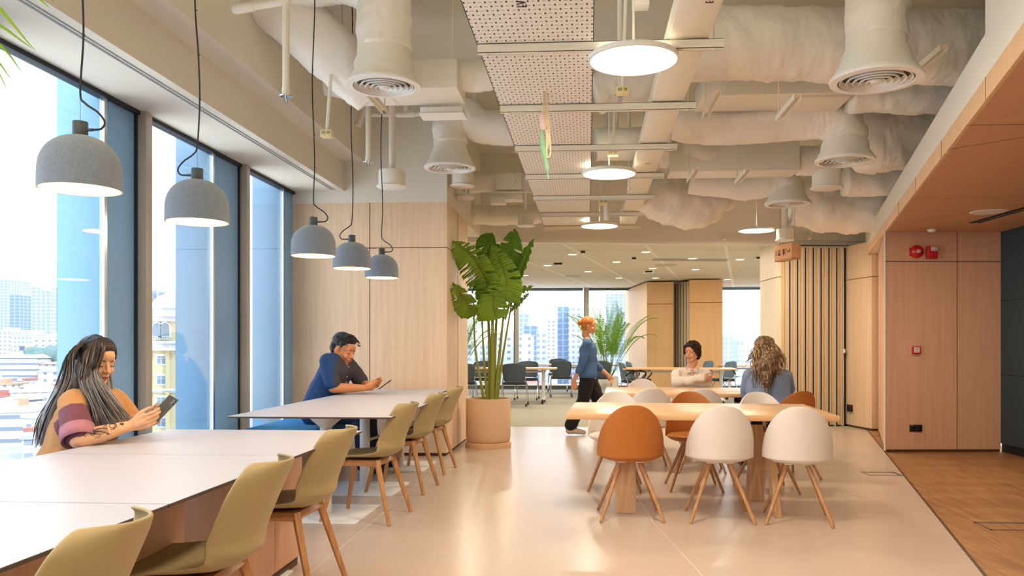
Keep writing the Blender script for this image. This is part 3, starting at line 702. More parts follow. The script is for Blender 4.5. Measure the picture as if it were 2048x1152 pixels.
# felt pendants
def pendant(px,py,X,side,lab,cord):
    """px,py: centre of the rim in the photograph; X fixes the distance"""
    r=_ray(px,py); k=.60/(-(py-690)/1620) if False else None
    c=at_z(px,py,1.82); R=.148
    t=thing('felt_pendant_lamp',lab,'pendant lamp',c,0,'grey felt pendant lamps')
    pr=[(R,0)]+[(R*1.0,.03),(R*.995,.075)]
    for a in range(1,12):
        th=a/12*PI/2; pr.append((R*.99*math.cos(th)**.85+.0,.075+.135*math.sin(th)))
    pr.append((.03,.211))
    inn=[(.03,.205)]+[(max(.03,rr-.006),zz-.004) for rr,zz in pr[-2:0:-1]]+[(R-.007,.001)]
    b=MB(); b.lathe(pr,64); sh=b.build('lamp_shade',M['felt'],t,60)
    b=MB(); b.lathe(inn,64); b.lathe([(R,0),(R-.007,.001)],64); b.build('inner_lining',M['feltin'],t,60)
    b=MB(); b.lathe([(0,.20),(.026,.20),(.0275,.202),(.0275,.262),(.026,.264),(0,.264)],28); s_=side
    b.tube([(s_*.02,0,.232),(s_*.05,0,.232)],.006,10); b.build('lamp_neck',M['neck'],t,40)
    b=MB(); b.lathe([(.024,.204),(.024,.19),(0,.19)],16); b.ball((0,0,.14),.036,16,10); b.build('bulb',M['bulb'],t,80)
    l=bpy.data.lights.new('pendant_light','POINT'); l.energy=5; l.color=(1,.75,.45); l.shadow_soft_size=.04
    o=bpy.data.objects.new('pendant_light',l); COL.objects.link(o); o.location=c+Vector((0,0,.06))
    pts=[(s_*.05,0,.232),(s_*.085,0,.236),(s_*.098,0,.262),(s_*.07,0,.30),(s_*.02,0,.335),(0,0,.38)]+[(cord*.012*math.sin(k*1.3),.004*math.cos(k),.38+k*.22) for k in range(1,8)]+[(0,0,ZS-c.z)]
    b=MB(); b.tube(smoothpath(pts,5),.0042,6); b.build('power_cord',M['cordb'],t)
    b=MB(); b.tube([(0,0,.26),(0,0,.39)],.0008,4)
    for k in range(1,8): b.tube([(cord*.012*math.sin(k*1.3)-.004,0,.38+k*.22),(cord*.012*math.sin(k*1.3)+.008,0,.38+k*.22)],.0025,5)
    b.build('cord_clip',M['cordb'],t)
pendant(160.5,380,0,1,'grey felt dome pendant lamp, nearest and largest, above the woman with the phone',1)
pendant(394.5,445,0,-1,'grey felt dome pendant lamp, second from the left, before the tall window mullion',1)
pendant(627,512.5,0,1,'grey felt dome pendant lamp, left one of the three over the far table',.6)
pendant(704,537.5,0,-1,'grey felt dome pendant lamp, middle one of the three over the far table',.6)
pendant(763.5,556,0,1,'grey felt dome pendant lamp, smallest and rightmost of the three over the far table',.6)
# far room ceiling fittings
for i,(px,py) in enumerate(((1020,497),(1145,509),(1233,524),(1292,504),(1385,517),(1480,519),(1391,539),(1176,543),(1238,556),(1311,556),(1305,537),(1455,559),(1095,531),(1050,551))):
    c=at_z(px,py,ZF)
    t=thing('recessed_downlight','small lit round downlight in the far room tile ceiling','downlight',(c.x,c.y,ZF),0,'downlights in the far room ceiling')
    b=MB(); b.lathe([(.075,-.003),(.11,-.005),(.115,0),(.075,.0)],28,close=True); b.build('trim_ring',M['white'],t,0)
    b=MB(); b.lathe([(0,-.002),(.078,-.002)],28); b.build('light_disc',M['dglow'],t,0)
for (px,py,w,lab,nm,mt) in ((1116,525,.22,'dark slotted air vent box at the left of the far ceiling','air_vent','steel'),(1297,541,.22,'dark slotted vent box in the middle of the far ceiling','air_vent','steel'),(1166,501,.1,'small white exit sensor nearest the header, left','ceiling_sensor','white'),(1268,514,.1,'small white exit sensor nearest the header, middle','ceiling_sensor','white'),(1516,513,.12,'small white sensor near the pocket wall','ceiling_sensor','white')):
    c=at_z(px,py,ZF); t=thing(nm,lab,'sensor' if 'sensor' in nm else 'vent',(c.x,c.y,ZF))
    b=MB(); b.bbox(-w/2,w/2,-.06,.06,-.06,0,.004); b.build('housing',M['white'],t); b=MB(); b.box(-w*.35,w*.35,-.063,-.06,-.045,-.015); b.build('slot',M['hole'],t,0)
for (px,py,w,lab) in ((1332,530,.4,'round flush ceiling grille in the far room, centre right'),(1146,552,.35,'round flush ceiling grille in the far room, left')):
    c=at_z(px,py,ZF); b=MB(); b.lathe([(0,-.01),(w/2,-.01),(w/2+.02,0)],32); tag(b.build('ceiling_grille',mat('grille_grey',(196,188,172),.7),loc=(c.x,c.y,ZF)),lab,'vent')
# corridor ceiling fittings
c=at_z(1977,421,ZC); t=thing('recessed_speaker','round white flush speaker in the wood corridor ceiling','speaker',(c.x,c.y,ZC-.012))
b=MB(); b.lathe([(0,-.004),(.15,-.006),(.165,-.002),(.168,0),(.15,.0)],44); b.build('grille',M['grille'],t,0)
c=at_z(1864,457,ZC); t=thing('smoke_detector','tiny white round detector in the wood corridor ceiling above the alarms','sensor',(c.x,c.y,ZC-.012))
b=MB(); b.lathe([(0,-.03),(.035,-.028),(.05,-.01),(.05,0),(0,0)],28); b.build('housing',M['white'],t,60)
p0=at_z(1958,446,ZC-.013); p1=at_z(2048,421,ZC-.013); t=thing('linear_air_slot','long black linear slot in the wood corridor ceiling','vent',p0)
d=(p1-p0); d.z=0; d.normalize(); n=Vector((-d.y,d.x,0)); b=MB(); e=d*3
b.add([Vector((0,0,-.001)),e+Vector((0,0,-.001)),e-n*.12+Vector((0,0,-.001)),-n*.12+Vector((.0,0,-.001))],[(0,1,2,3)]); b.build('slot',M['hole'],t,0)
b=MB(); b.tube([Vector((0,0,-.003)),e+Vector((0,0,-.003))],.004,4); b.tube([-n*.06+Vector((0,0,-.003)),-n*.06+e+Vector((0,0,-.003))],.003,4); b.build('slot_frame',M['steel'],t,0)
# ================================================================ FURNITURE
# ---- white laminate tables
def lam_top(nm, x0,x1,y0,y1,lab,z=.74,th=.012):
    t=thing(nm,lab,'table',((x0+x1)/2,(y0+y1)/2,0)); hx=(x1-x0)/2; hy=(y1-y0)/2
    b=MB(); b.box(-hx,hx,-hy,hy,z-.0015,z); b.box(-hx+.0005,hx-.0005,-hy+.0005,hy-.0005,z-th,z-.0015,1); b.build('tabletop',[M['mat_top'],M['edge']],t,0)
    return t
def pedestal(t,x,y,pw=.62,pd=.66,z=.728):
    b=MB(); b.bbox(x-pw/2,x+pw/2,y-pd/2,y+pd/2,0,.01,.003); b.build('base_plate',M['pwhite'],t)
    b=MB(); b.tube([(x,y,.01),(x,y,z-.02)],.042,28); b.lathe([(.042,z-.10),(.12,z-.03),(.12,z-.01),(.042,z-.01)],28,c=(x,y,0)); b.build('column',M['pwhite'],t)
tabs=[(-.2,.98,'nearest white tabletop of the long row, mostly outside the lower left corner'),(1.0,2.365,'white table in the lower left corner, in front of the first seam'),(2.372,3.435,'white table in the middle of the near row, beside the woman with the phone'),(3.442,4.47,'white table at the far end of the near row, past the woman')]
for k,(y0,y1,lab) in enumerate(tabs):
    t=lam_top('cafe_table',-2.38,-1.262,y0,y1,lab); t['group']='white tables of the near row'
    if k in (0,): pedestal(t,-.06,0,pw=.6)
    if k in (1,): pedestal(t,-.06,0)
    if k==3: pedestal(t,-.06,-.02,pw=.6)
t=lam_top('cafe_table',-2.42,-1.305,5.30,7.60,'white table under the three small pendants, its dark front edge showing')
pedestal(t,-.02,-.72); pedestal(t,-.02,.30)
t=lam_top('cafe_table',-2.42,-1.49,7.61,8.68,'white table against the wood clad wall, beside the man in blue')
pedestal(t,.07,-.1)
# wood clad cabinets under the near row
for (y0,y1,lab) in ((1.9,3.10,'wood clad cabinet under the near white tables'),(3.62,4.42,'wood clad cabinet under the far end of the near row')):
    t=thing('wood_cabinet',lab,'cabinet',(-1.80,(y0+y1)/2,0)); h=(y1-y0)/2
    b=MB(); b.bbox(-.2,.2,-h,h,.05,.725,.002); b.box(-.19,.19,-h+.01,h-.01,0,.05,1); b.build('body',[M['ashr'],M['dkseam']],t)
    b=MB(); b.bbox(.2,.214,-h+.005,-.002,.06,.72,.002); b.build('door',M['ashr'],t)
    b=MB(); b.bbox(.2,.214,.002,h-.005,.06,.72,.002); b.build('door',M['ashr'],t)
# ---- shell chairs with wood legs (beige), facing +y locally
def shell_obj(fn, nu, nv, m, parent, th=.009, name='shell', mats=None):
    b=MB(); b.grid(fn,nu,nv); o=b.build(name,m,parent,180,fix=False)
    mod(o,'SOLIDIFY',thickness=th,offset=0); mod(o,'SUBSURF',levels=1,render_levels=1); return o
def sstep(x,a,b):
    t=max(0,min(1,(x-a)/(b-a))); return t*t*(3-2*t)
def beige_shell(u,v):
    # v 0..1 from front lip over the seat to the top of the back
    s=(u-.5)*2
    prof=[(.235,.425),(.225,.447),(.17,.452),(.06,.442),(-.06,.436),(-.14,.440),(-.195,.458),(-.232,.498),(-.256,.555),(-.286,.63),(-.318,.705),(-.350,.772),(-.372,.818)]
    wid=[.165,.195,.215,.225,.228,.226,.224,.222,.222,.222,.221,.219,.215]
    f=v*(len(prof)-1); i=min(int(f),len(prof)-2); k=f-i
    y=prof[i][0]*(1-k)+prof[i+1][0]*k; z=prof[i][1]*(1-k)+prof[i+1][1]*k; w=wid[i]*(1-k)+wid[i+1]*k
    back=sstep(v,.34,.70); q=abs(s)**2.3
    if v>.80:
        tt=(v-.80)/.20; w-= .105*(1-math.sqrt(max(0,1-tt*tt*.985)))
    x=s*w
    y+= back*q*.10
    z+= q*.045*sstep(v,.10,.40)*(1-sstep(v,.45,.8))
    y-= .018*math.exp(-((v-.58)/.07)**2)*(1-q)
    return Vector((x,y,z))
def make_beige():
    t=thing('shell_dining_chair','beige moulded shell chair','chair')
    shell_obj(beige_shell,21,60,M['shellb'],t,.010,'seat_shell')
    for sx in (-1,1):
        for (yt,yb) in ((.15,.245),(-.13,-.245)):
            b=MB(); p=Vector((sx*.15,yt,.425)); q=Vector((sx*.232,yb,0)); 
            b.tube([p,q],[.0225,.0145],4); b.build('leg',M['chleg2'],t,30)
    b=MB(); b.tube([(-.15,.15,.405),(.15,.15,.405)],.020,4); b.tube([(-.15,-.13,.405),(.15,-.13,.405)],.020,4); b.tube([(-.15,.15,.405),(-.15,-.13,.405)],.020,4); b.tube([(.15,.15,.405),(.15,-.13,.405)],.020,4)
    b.bbox(-.13,.13,-.11,.13,.408,.425,.004); b.build('seat_frame',M['chleg2'],t,30)
    return t
bc=make_beige(); first=True
spots=[(-1.40,1.80,5,'beige shell chair nearest the camera, cut off by the lower left corner'),(-1.42,2.80,2,'beige shell chair second from the camera, its green grey seat showing'),(-1.50,3.90,-2,'beige shell chair at the far end of the near white tables, third from the camera'),
       (-1.555,5.64,-6,'beige shell chair fourth from the camera, its wooden legs over the white base plate'),(-1.56,6.76,-4,'beige shell chair second from the wood wall'),(-1.57,7.78,-4,'beige shell chair nearest the wood wall and plant pot')]
for k,(x,y,r,lab) in enumerate(spots):
    loc=(x,y,0); rz=math.radians(90+r)
    if k==0: bc.location=loc; bc.rotation_euler=(0,0,rz); bc['label']=lab; bc['group']='beige shell chairs'
    else: dup(bc,loc,rz,lab,'beige shell chairs')
# ---- dome backed chairs, facing +y locally (back towards -y)
def dome_back(u,v):
    a=(u-.5)*2*math.radians(86)         # angle from straight back
    s=abs((u-.5)*2)
    R=.232
    sx_=min(1,abs(math.sin(a))/math.sin(math.radians(86))); zt=.480+.33*(1-sx_**2.7)**.56
    zb=.440
    e=v
    z=zb+(zt-zb)*e
    lean=-.055*((z-.45)/.35) if z>.45 else 0
    flare=1.0
    x=R*math.sin(a)*flare*(1-.10*max(0,(z-.62)/.2)**2)
    y=-R*math.cos(a)*.92*flare+lean
    return Vector((x,y,z))
def dome_seat(u,v):
    a=u*2*PI; r=v
    rx=.205; ry=.215
    z=.405+.045*r**3
    if v>.999: z=.452
    x=rx*r*math.cos(a)*1.10; y=ry*r*math.sin(a)
    return Vector((x,y+.01,z))
def make_dome(m, first_label):
    t=thing('dome_back_chair',first_label,'chair')
    b=MB(); b.grid(dome_back,37,18); o=b.build('back_shell',m,t,180,fix=False); mod(o,'SOLIDIFY',thickness=.010,offset=0); mod(o,'BEVEL',width=.002,segments=2,limit_method='ANGLE')
    b=MB(); b.lathe([(0,.402),(.10,.403),(.17,.410),(.212,.428),(.229,.447),(.224,.456),(.20,.466),(.12,.450),(0,.444)],44,close=False); 
    for v in b.v: v.y=v.y*1.02+.012
    b.build('seat',m,t,180)
    for sx in (-1,1):
        for (yt,yb) in ((.05,.215),(-.05,-.215)):
            b=MB(); b.tube([(sx*.062,yt,.412),(sx*.215,yb,.008)],[.0165,.0115],14,round_ends=True); b.build('leg',M['chleg'],t,60)
    b=MB()
    for sx in (-1,1): b.bbox(sx*.062-.03,sx*.062+.03,-.085,.085,.392,.412,.008)
    b.build('leg_mount',M['shellw'],t)
    return t
dw=make_dome(M['shellw'],''); do=make_dome(M['shello'],''); usedw=usedo=False
def dome(kind,x,y,deg,lab,grp):
    global usedw,usedo
    src=dw if kind=='w' else do
    used=usedw if kind=='w' else usedo
    if not used:
        src.location=(x,y,0); src.rotation_euler=(0,0,math.radians(deg)); src['label']=lab; src['group']=grp
        if kind=='w': usedw=True
        else: usedo=True
        return src
    return dup(src,(x,y,0),math.radians(deg),lab,grp)
G1='dome backed chairs at the front wooden table'; G2='dome backed chairs at the rear wooden table'
dome('o',.30,5.80,2,'ochre dome backed chair at the front left of the front wooden table',G1)
dome('w',.925,5.79,-2,'white dome backed chair in the middle of the front row',G1)
dome('w',1.455,5.75,-10,'white dome backed chair at the right end of the front row',G1)
dome('w',.235,6.95,176,'white dome backed chair behind the left end of the front wooden table',G1)
dome('o',.90,6.98,180,'ochre dome backed chair behind the middle of the front wooden table, seen through the legs',G1)
dome('w',1.50,6.94,184,'white dome backed chair behind the right of the front wooden table',G1)
dome('w',.59,8.02,4,'white dome backed chair at the near left side of the rear wooden table',G2)
dome('w',1.10,7.98,-4,'white dome backed chair before the person in the cream shirt',G2)
dome('o',1.83,7.60,20,'ochre dome backed chair right of the woman in the blue blazer',G2)
dome('w',.66,9.70,180,'white dome backed chair on the far left side of the rear wooden table',G2)
dome('w',2.00,9.66,180,'white dome backed chair on the far side, behind the right of the rear wooden table',G2)
# ---- wooden tables with pinwheel slab legs
def wood_table(c,L_,W_,rz,lab,z=.74,th=.042):
    t=thing('wooden_dining_table',lab,'table',(c[0],c[1],0),rz)
    b=MB(); b.bbox(-L_/2,L_/2,-W_/2,W_/2,z-th,z,.006); b.build('tabletop',M['tabwood'],t)
    def slab(x,y,wx,wy,dx,dy):
        b=MB(); vs=[]
        for zz,ox,oy in ((0,x,y),(z-th,x-dx,y-dy)):
            vs+=[(ox-wx/2,oy-wy/2,zz),(ox+wx/2,oy-wy/2,zz),(ox+wx/2,oy+wy/2,zz),(ox-wx/2,oy+wy/2,zz)]
        b.add(vs,[(0,3,2,1),(4,5,6,7),(0,1,5,4),(1,2,6,5),(2,3,7,6),(3,0,4,7)])
        o=b.build('leg',M['tableg'],t,0); mod(o,'BEVEL',width=.004,segments=2)
        b=MB(); cx,cy=x-dx*.86,y-dy*.86
        b.box(cx-wx/2-.004,cx+wx/2+.004,cy-wy/2-.004,cy+wy/2+.004,z-th-.10,z-th)
        for k in (-1,1):
            for zz in (.03,.07): b.tube([(cx+k*.02,cy-wy/2-.006,z-th-zz),(cx+k*.02,cy-wy/2-.003,z-th-zz)],.006,8,mi=1)
        b.build('bracket',[M['blackm'],M['steel']],o,0)
    xe=L_/2-.42; ye=W_/2-.26
    slab(-xe,-ye,.145,.042,0,0); slab(-xe-.06,ye-.05,.042,.145,.0,.04)
    slab(xe-.02,ye-.03,.145,.045,-.06,0); slab(xe+.05,-ye,.045,.145,.07,0)
    return t
wood_table((.80,6.20),1.86,1.12,math.radians(-2.5),'long light wooden table in front, with three chairs on its near side')
wood_table((1.12,8.72),1.86,1.12,math.radians(-2.5),'second light wooden table behind, where two people sit')
# ---- window bench with blue channel upholstery
t=thing('window_bench','long low bench with ribbed blue upholstery along the windows','bench',(-2.88,4,0))
b=MB(); b.bbox(-.26,.34,-6,4.35,.05,.36,.004); b.build('bench_base',M['ash'],t)
b=MB(); 
n=100
for k in range(n):
    y0=-1.2+k*(5.5/n)
    b.bbox(-.27,.40,y0,y0+5.5/n-.002,.36,.452,.02)
b.build('seat_cushion',M['bench'],t,60)
b=MB(); b.bbox(-.27,.40,-6,-1.2,.36,.45,.02); b.build('seat_cushion',M['bench'],t,60)
# ---- floor boxes
for (x,y,lab,w,d) in ((2.78,7.865,'flush steel floor box set in the resin floor at the trim',.31,.21),(2.83,5.64,'flush steel floor box set in the oak floor',.36,.24)):
    t=thing('floor_box',lab,'floor socket',(x,y,0)); b=MB()
    for (x0,x1,y0,y1) in ((-w/2,w/2,-d/2,-d/2+.012),(-w/2,w/2,d/2-.03,d/2),(-w/2,-w/2+.012,-d/2,d/2),(w/2-.03,w/2,-d/2,d/2)): b.box(x0,x1,y0,y1,0,.003)
    b.build('steel_frame',M['steel'],t,0)
# ---- alarms on the wood wall
def wy(x): return 9.455+(x-3.38)*.1/1.32
def onwall(px,py): 
    p=P_(px,py,9.5); return Vector((p.x,wy(p.x),p.z))
c=onwall(1831,504); t=thing('fire_alarm_bell','round red fire alarm bell on the corridor wood wall','fire alarm',c)
Mx=Matrix.Rotation(PI/2,4,'X')
b=MB(); b.lathe([(0,.075),(.02,.075),(.03,.068),(.06,.060),(.073,.035),(.076,.012),(.07,.0),(0,0)],40,M=Mx); b.bbox(-.082,-.05,-.02,.0,-.045,.045,.004); b.build('gong',M['red'],t,50)
b=MB(); b.lathe([(0,.083),(.018,.082),(.022,.074),(.0,.074)],20,M=Mx); b.build('centre_cap',M['lens'],t)
c=onwall(1861,505); t=thing('fire_strobe','square red strobe sounder beside the alarm bell','fire alarm',c)
b=MB(); b.bbox(-.06,.06,-.05,0,-.075,.07,.006); b.build('housing',M['red'],t)
b=MB(); b.bbox(-.02,.055,-.07,-.04,.01,.062,.008); b.ball((.018,-.06,.036),.02); b.build('strobe_lens',M['lens'],t,60)
c=onwall(1830,700); t=thing('manual_call_point','small square red break glass point halfway up the wood wall','fire alarm',c)
b=MB(); b.bbox(-.047,.047,-.035,0,-.045,.045,.004); b.build('housing',M['red'],t)
b=MB(); b.box(-.03,.03,-.037,-.034,-.028,.022); b.box(-.036,.036,-.0365,-.034,.028,.036); b.build('glass_window',mat('call_white',(226,216,210),.4),t,0)
put_txt('FIRE',.014,Matrix.Translation((0,-.038,.008))@Matrix.Rotation(PI/2,4,'X'),'lettering',M['ink'],t); b=MB(); b.box(-.02,.02,-.039,-.037,-.018,-.012); b.build('lettering_bar',M['red'],t,0)
c=onwall(1830,856); t=thing('wall_socket','black double wall socket low on the wood wall','socket',c)
b=MB(); b.bbox(-.07,.07,-.008,0,-.04,.04,.002); b.build('plate',M['black'],t)
b=MB()
for sx in (-1,1): b.bbox(sx*.033-.026,sx*.033+.026,-.011,-.007,-.024,.024,.002)
b.box(-.055,-.03,-.0115,-.008,.03,.034,1); b.build('outlet',[mat('socket_dark',(12,12,14),.3),M['lens']],t)
c=P_(1699,815,12.45); t=thing('wall_socket','small black socket at the right foot of the accordion partition','socket',Vector((c.x+.0,12.30,c.z)))
b=MB(); b.bbox(-.05,.04,-.02,.12,-.05,.05,.002); b.build('plate',M['black'],t)
# ---- stacked accordion partitions
def partition(p0,p1,n,lab,z1,face='x',th=.5):
    p0=Vector((*p0,0)); p1=Vector((*p1,0)); d=p1-p0; w=d.length/n; rz=math.atan2(d.y,d.x)
    t=thing('folding_partition',lab,'folding wall',p0,rz)
    for k in range(n):
        o=MB(); x=k*w
        o.box(x+w*.02,x+w*.27,.012,.4,.02,z1,0); o.box(x+w*.27,x+w*.33,.02,.4,.02,z1,1); o.box(x+w*.33,x+w*.58,.006,.4,.02,z1,0)
        o.box(x+w*.58,x+w*.80,.0,.4,.0,z1,2); o.box(x+w*.64,x+w*.67,-.004,.02,.0,z1,4); o.box(x+w*.80,x+w*.98,.012,.4,.0,z1,3)
        o.build('partition_panel',[mat('part_beige',(214,190,150),.6) if 'part_beige' not in bpy.data.materials else bpy.data.materials['part_beige'],
            mat('part_orange',(204,140,88),.6) if 'part_orange' not in bpy.data.materials else bpy.data.materials['part_orange'],
            mat('part_alu',(222,220,218),.45,.2) if 'part_alu' not in bpy.data.materials else bpy.data.materials['part_alu'],
            mat('part_dark',(38,34,36),.7) if 'part_dark' not in bpy.data.materials else bpy.data.materials['part_dark'],
            M['steel']],t,0)
    b=MB(); b.box(-.01,d.length+.01,-.02,.4,z1,z1+.02); b.build('top_track',M['alu'],t,0)
    return t
tp=partition((2.92,12.36),(3.86,12.43),8,'stacked accordion partition with beige, black and white vertical stripes',2.68)
b=MB(); b.box(.90,.93,-.03,-.01,1.1,1.16); b.build('handle',M['pwhite'],tp)
partition((2.12,20.5),(2.42,19.6),6,'distant stacked partition with pale stripes between the two far wood columns',2.72)
# ================================================================ CITY OUTSIDE (haze painted in as pale base colours)
GZ=-28.0
def facade(name, wall, win, fw=3.2, fh=3.3, ww=.55, wh=.5, rough=.7):
    """wall colour paled to stand in for haze, with a grid of window panes; the grid sits in the object's own metres"""
    m,N,L,P=nodes(name); P.inputs['Roughness'].default_value=rough; P.inputs['Specular IOR Level'].default_value=.2
    tc=N.new('ShaderNodeTexCoord'); sp=N.new('ShaderNodeSeparateXYZ'); L.new(tc.outputs['Object'],sp.inputs[0])
    g=N.new('ShaderNodeNewGeometry'); sn=N.new('ShaderNodeSeparateXYZ'); L.new(g.outputs['Normal'],sn.inputs[0])
    def mth(op,*a):
        n=N.new('ShaderNodeMath'); n.operation=op
        for i,v in enumerate(a):
            if isinstance(v,(int,float)): n.inputs[i].default_value=v
            else: L.new(v,n.inputs[i])
        return n.outputs[0]
    u=mth('ADD',sp.outputs[0],sp.outputs[1])
    a=mth('LESS_THAN',mth('ABSOLUTE',mth('SUBTRACT',mth('FRACT',mth('MULTIPLY',u,1/fw)),.5)),ww/2)
    c=mth('LESS_THAN',mth('ABSOLUTE',mth('SUBTRACT',mth('FRACT',mth('MULTIPLY',sp.outputs[2],1/fh)),.5)),wh/2)
    up=mth('LESS_THAN',mth('ABSOLUTE',sn.outputs[2]),.5)
    s=mth('MULTIPLY',mth('MULTIPLY',a,c),up)
    mx=N.new('ShaderNodeMix'); mx.data_type='RGBA'; mx.inputs[6].default_value=srgb(*[v*.83 for v in wall]); mx.inputs[7].default_value=srgb(*[v*.76 for v in win])
    L.new(s,mx.inputs[0]); L.new(mx.outputs[2],P.inputs['Base Color']); return m
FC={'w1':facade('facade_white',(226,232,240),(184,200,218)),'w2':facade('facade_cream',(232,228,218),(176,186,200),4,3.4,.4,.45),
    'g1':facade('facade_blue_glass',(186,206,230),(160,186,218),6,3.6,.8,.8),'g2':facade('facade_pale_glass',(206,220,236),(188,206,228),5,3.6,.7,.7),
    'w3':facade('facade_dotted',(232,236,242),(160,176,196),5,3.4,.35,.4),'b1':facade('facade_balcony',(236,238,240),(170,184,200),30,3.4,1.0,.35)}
ROOF={'r':mat('roof_red',(170,112,100),.8),'o':mat('roof_orange',(190,150,124),.8),'g':mat('roof_grey',(168,168,170),.8),'w':mat('roof_white',(196,196,198),.8)}
def building(x0,x1,yt,D,dep,m,lab,roof=None,rm='g',z0=GZ,grp=None,slant=0,rz=0,nm='city_building'):
    a=at_y(x0,yt,D); c=at_y(x1,yt,D); w=c.x-a.x; h=a.z-z0
    t=thing(nm,lab,'building',((a.x+c.x)/2,D,z0),rz,grp)
    b=MB(); 
    vs=[(-w/2,0,0),(w/2,0,0),(w/2,dep,0),(-w/2,dep,0),(-w/2,0,h),(w/2,0,h-slant),(w/2,dep,h-slant),(-w/2,dep,h)]
    b.add(vs,[(0,3,2,1),(4,5,6,7),(0,1,5,4),(1,2,6,5),(2,3,7,6),(3,0,4,7)]); b.build('walls',FC[m],t,0)
    b=MB()
    if roof=='hip':
        rh=w*.12; vs=[(-w/2-1,-1,h),(w/2+1,-1,h),(w/2+1,dep+1,h),(-w/2-1,dep+1,h),(-w*.28,dep/2,h+rh),(w*.28,dep/2,h+rh)]
        b.add(vs,[(0,1,5,4),(1,2,5),(2,3,4,5),(3,0,4),(0,3,2,1)]); b.build('roof',ROOF[rm],t,0)
    elif roof=='flat':
        b.box(-w/2-.4,w/2+.4,-.4,dep+.4,h-.6,h+.3); b.box(-w*.2,w*.1,dep*.3,dep*.6,h,h+2.4); b.build('roof',ROOF[rm],t,0)
    elif not slant:
        b.box(-w*.3,w*.3,dep*.2,dep*.8,h,h+min(6,w*.15)); b.build('roof_plant_room',ROOF['w'],t,0)
    return t
# far towers behind the left windows
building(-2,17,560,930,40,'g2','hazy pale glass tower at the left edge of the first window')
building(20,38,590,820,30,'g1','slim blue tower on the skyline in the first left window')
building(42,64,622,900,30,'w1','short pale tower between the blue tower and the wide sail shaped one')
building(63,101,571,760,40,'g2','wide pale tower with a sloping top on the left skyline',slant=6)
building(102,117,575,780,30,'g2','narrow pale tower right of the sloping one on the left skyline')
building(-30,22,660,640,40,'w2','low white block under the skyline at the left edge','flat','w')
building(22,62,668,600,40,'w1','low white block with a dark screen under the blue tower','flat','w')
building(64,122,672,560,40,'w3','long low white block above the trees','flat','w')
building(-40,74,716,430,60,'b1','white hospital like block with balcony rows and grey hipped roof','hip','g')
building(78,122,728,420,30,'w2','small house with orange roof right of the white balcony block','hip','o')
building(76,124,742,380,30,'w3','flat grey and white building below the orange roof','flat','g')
t=thing('billboard','small yellow and dark billboard on the left skyline','billboard',at_y(56,697,560)); b=MB(); b.box(-2.2,2.4,0,.5,-1.5,1.6); b.build('yellow_face',mat('billboard_yellow',(250,196,84),.6),t); b=MB(); b.box(-6.5,-2.4,0,.5,-1.5,1.6); b.build('dark_face',mat('billboard_dark',(90,98,130),.6),t)
# slate glass pair behind the second window
building(296,313,581,420,30,'g1','dark striped glass block behind the yellow building')
building(313,352,579,415,30,'g2','slate glass block with sloping roof and white roof sign',slant=4.5)
c=at_y(333,603,412); b=MB(); b.box(-5,5,0,.5,.6,2.4); b.box(-3,5.5,0,.5,-1.6,-.3); tag(b.build('roof_sign',mat('sign_white_far',(250,252,255),.6),loc=c),'white lettering sign on the slate glass block','sign')
# yellow classical building
D=137.0
a=at_y(262,616,D); c=at_y(352,616,D); w_=c.x-a.x
t=thing('classical_building','pale yellow classical building with arched windows behind the second left window','building',((a.x+c.x)/2,D,GZ)); ox=t.location.x
yw=mat('yellow_render',(206,194,150),.8); wh=mat('white_moulding',(208,212,216),.7); gl=mat('window_slate',(112,136,150),.3)
X=lambda px:at_y(px,700,D).x-ox
Z=lambda py:at_y(325,py,D).z-GZ
b=MB(); b.box(X(240),X(349),0,22,0,Z(616)); b.box(X(340),X(372),1.6,22,0,Z(628)); b.box(X(334),X(341),-.5,1,0,Z(690)); b.box(X(297),X(304),-.5,1,0,Z(690)); b.build('walls',yw,t,0)
b=MB()
for (y0,y1,d) in ((611,617,1.5),(617,628,.9),(628,633,1.3),(633,643,.5),(682,687,1.4),(687,695,.8),(695,701,1.2),(777,781,.7),(781,785,.4)):
    b.box(X(236),X(352)+d*.5,-d,22,Z(y1),Z(y0))
for px in (312,319.5,328,335.5):
    pass
b.build('cornice',wh,t,0)
b=MB(); Mx=Matrix.Translation((X(311),8,Z(616)))@Matrix.Scale(1,4); b.lathe([(5.0,0),(4.6,1.2),(3.4,2.4),(1.8,3.2),(0,3.6)],24,M=Mx); b.build('dome',wh,t,60)
for px in (315.5,332.5):
    f=MB(); x=X(px); f.box(x-.95,x+.95,-.35,.3,Z(676),Z(654)); 
    f.prism([(x+.95*math.cos(k*PI/12),Z(654)+.95*math.sin(k*PI/12)) for k in range(13)],-.35,.3,M=Matrix(((1,0,0,0),(0,0,1,0),(0,1,0,0),(0,0,0,1))))
    wo=f.build('arched_window',wh,t,0)
    f=MB(); 
    f.box(x-.72,x+.72,-.4,.0,Z(674),Z(654)); f.prism([(x+.72*math.cos(k*PI/12),Z(654)+.72*math.sin(k*PI/12)) for k in range(13)],-.4,.0,M=Matrix(((1,0,0,0),(0,0,1,0),(0,1,0,0),(0,0,0,1))))
    f.build('pane',gl,wo,0)
    f=MB(); 
    for k in range(7): f.tube([(x-.9+k*.3,-.6,Z(680)),(x-.9+k*.3,-.6,Z(673))],.07,6)
    f.box(x-1.1,x+1.1,-.75,-.45,Z(673.5),Z(672.3)); f.build('balustrade',wh,wo,30)
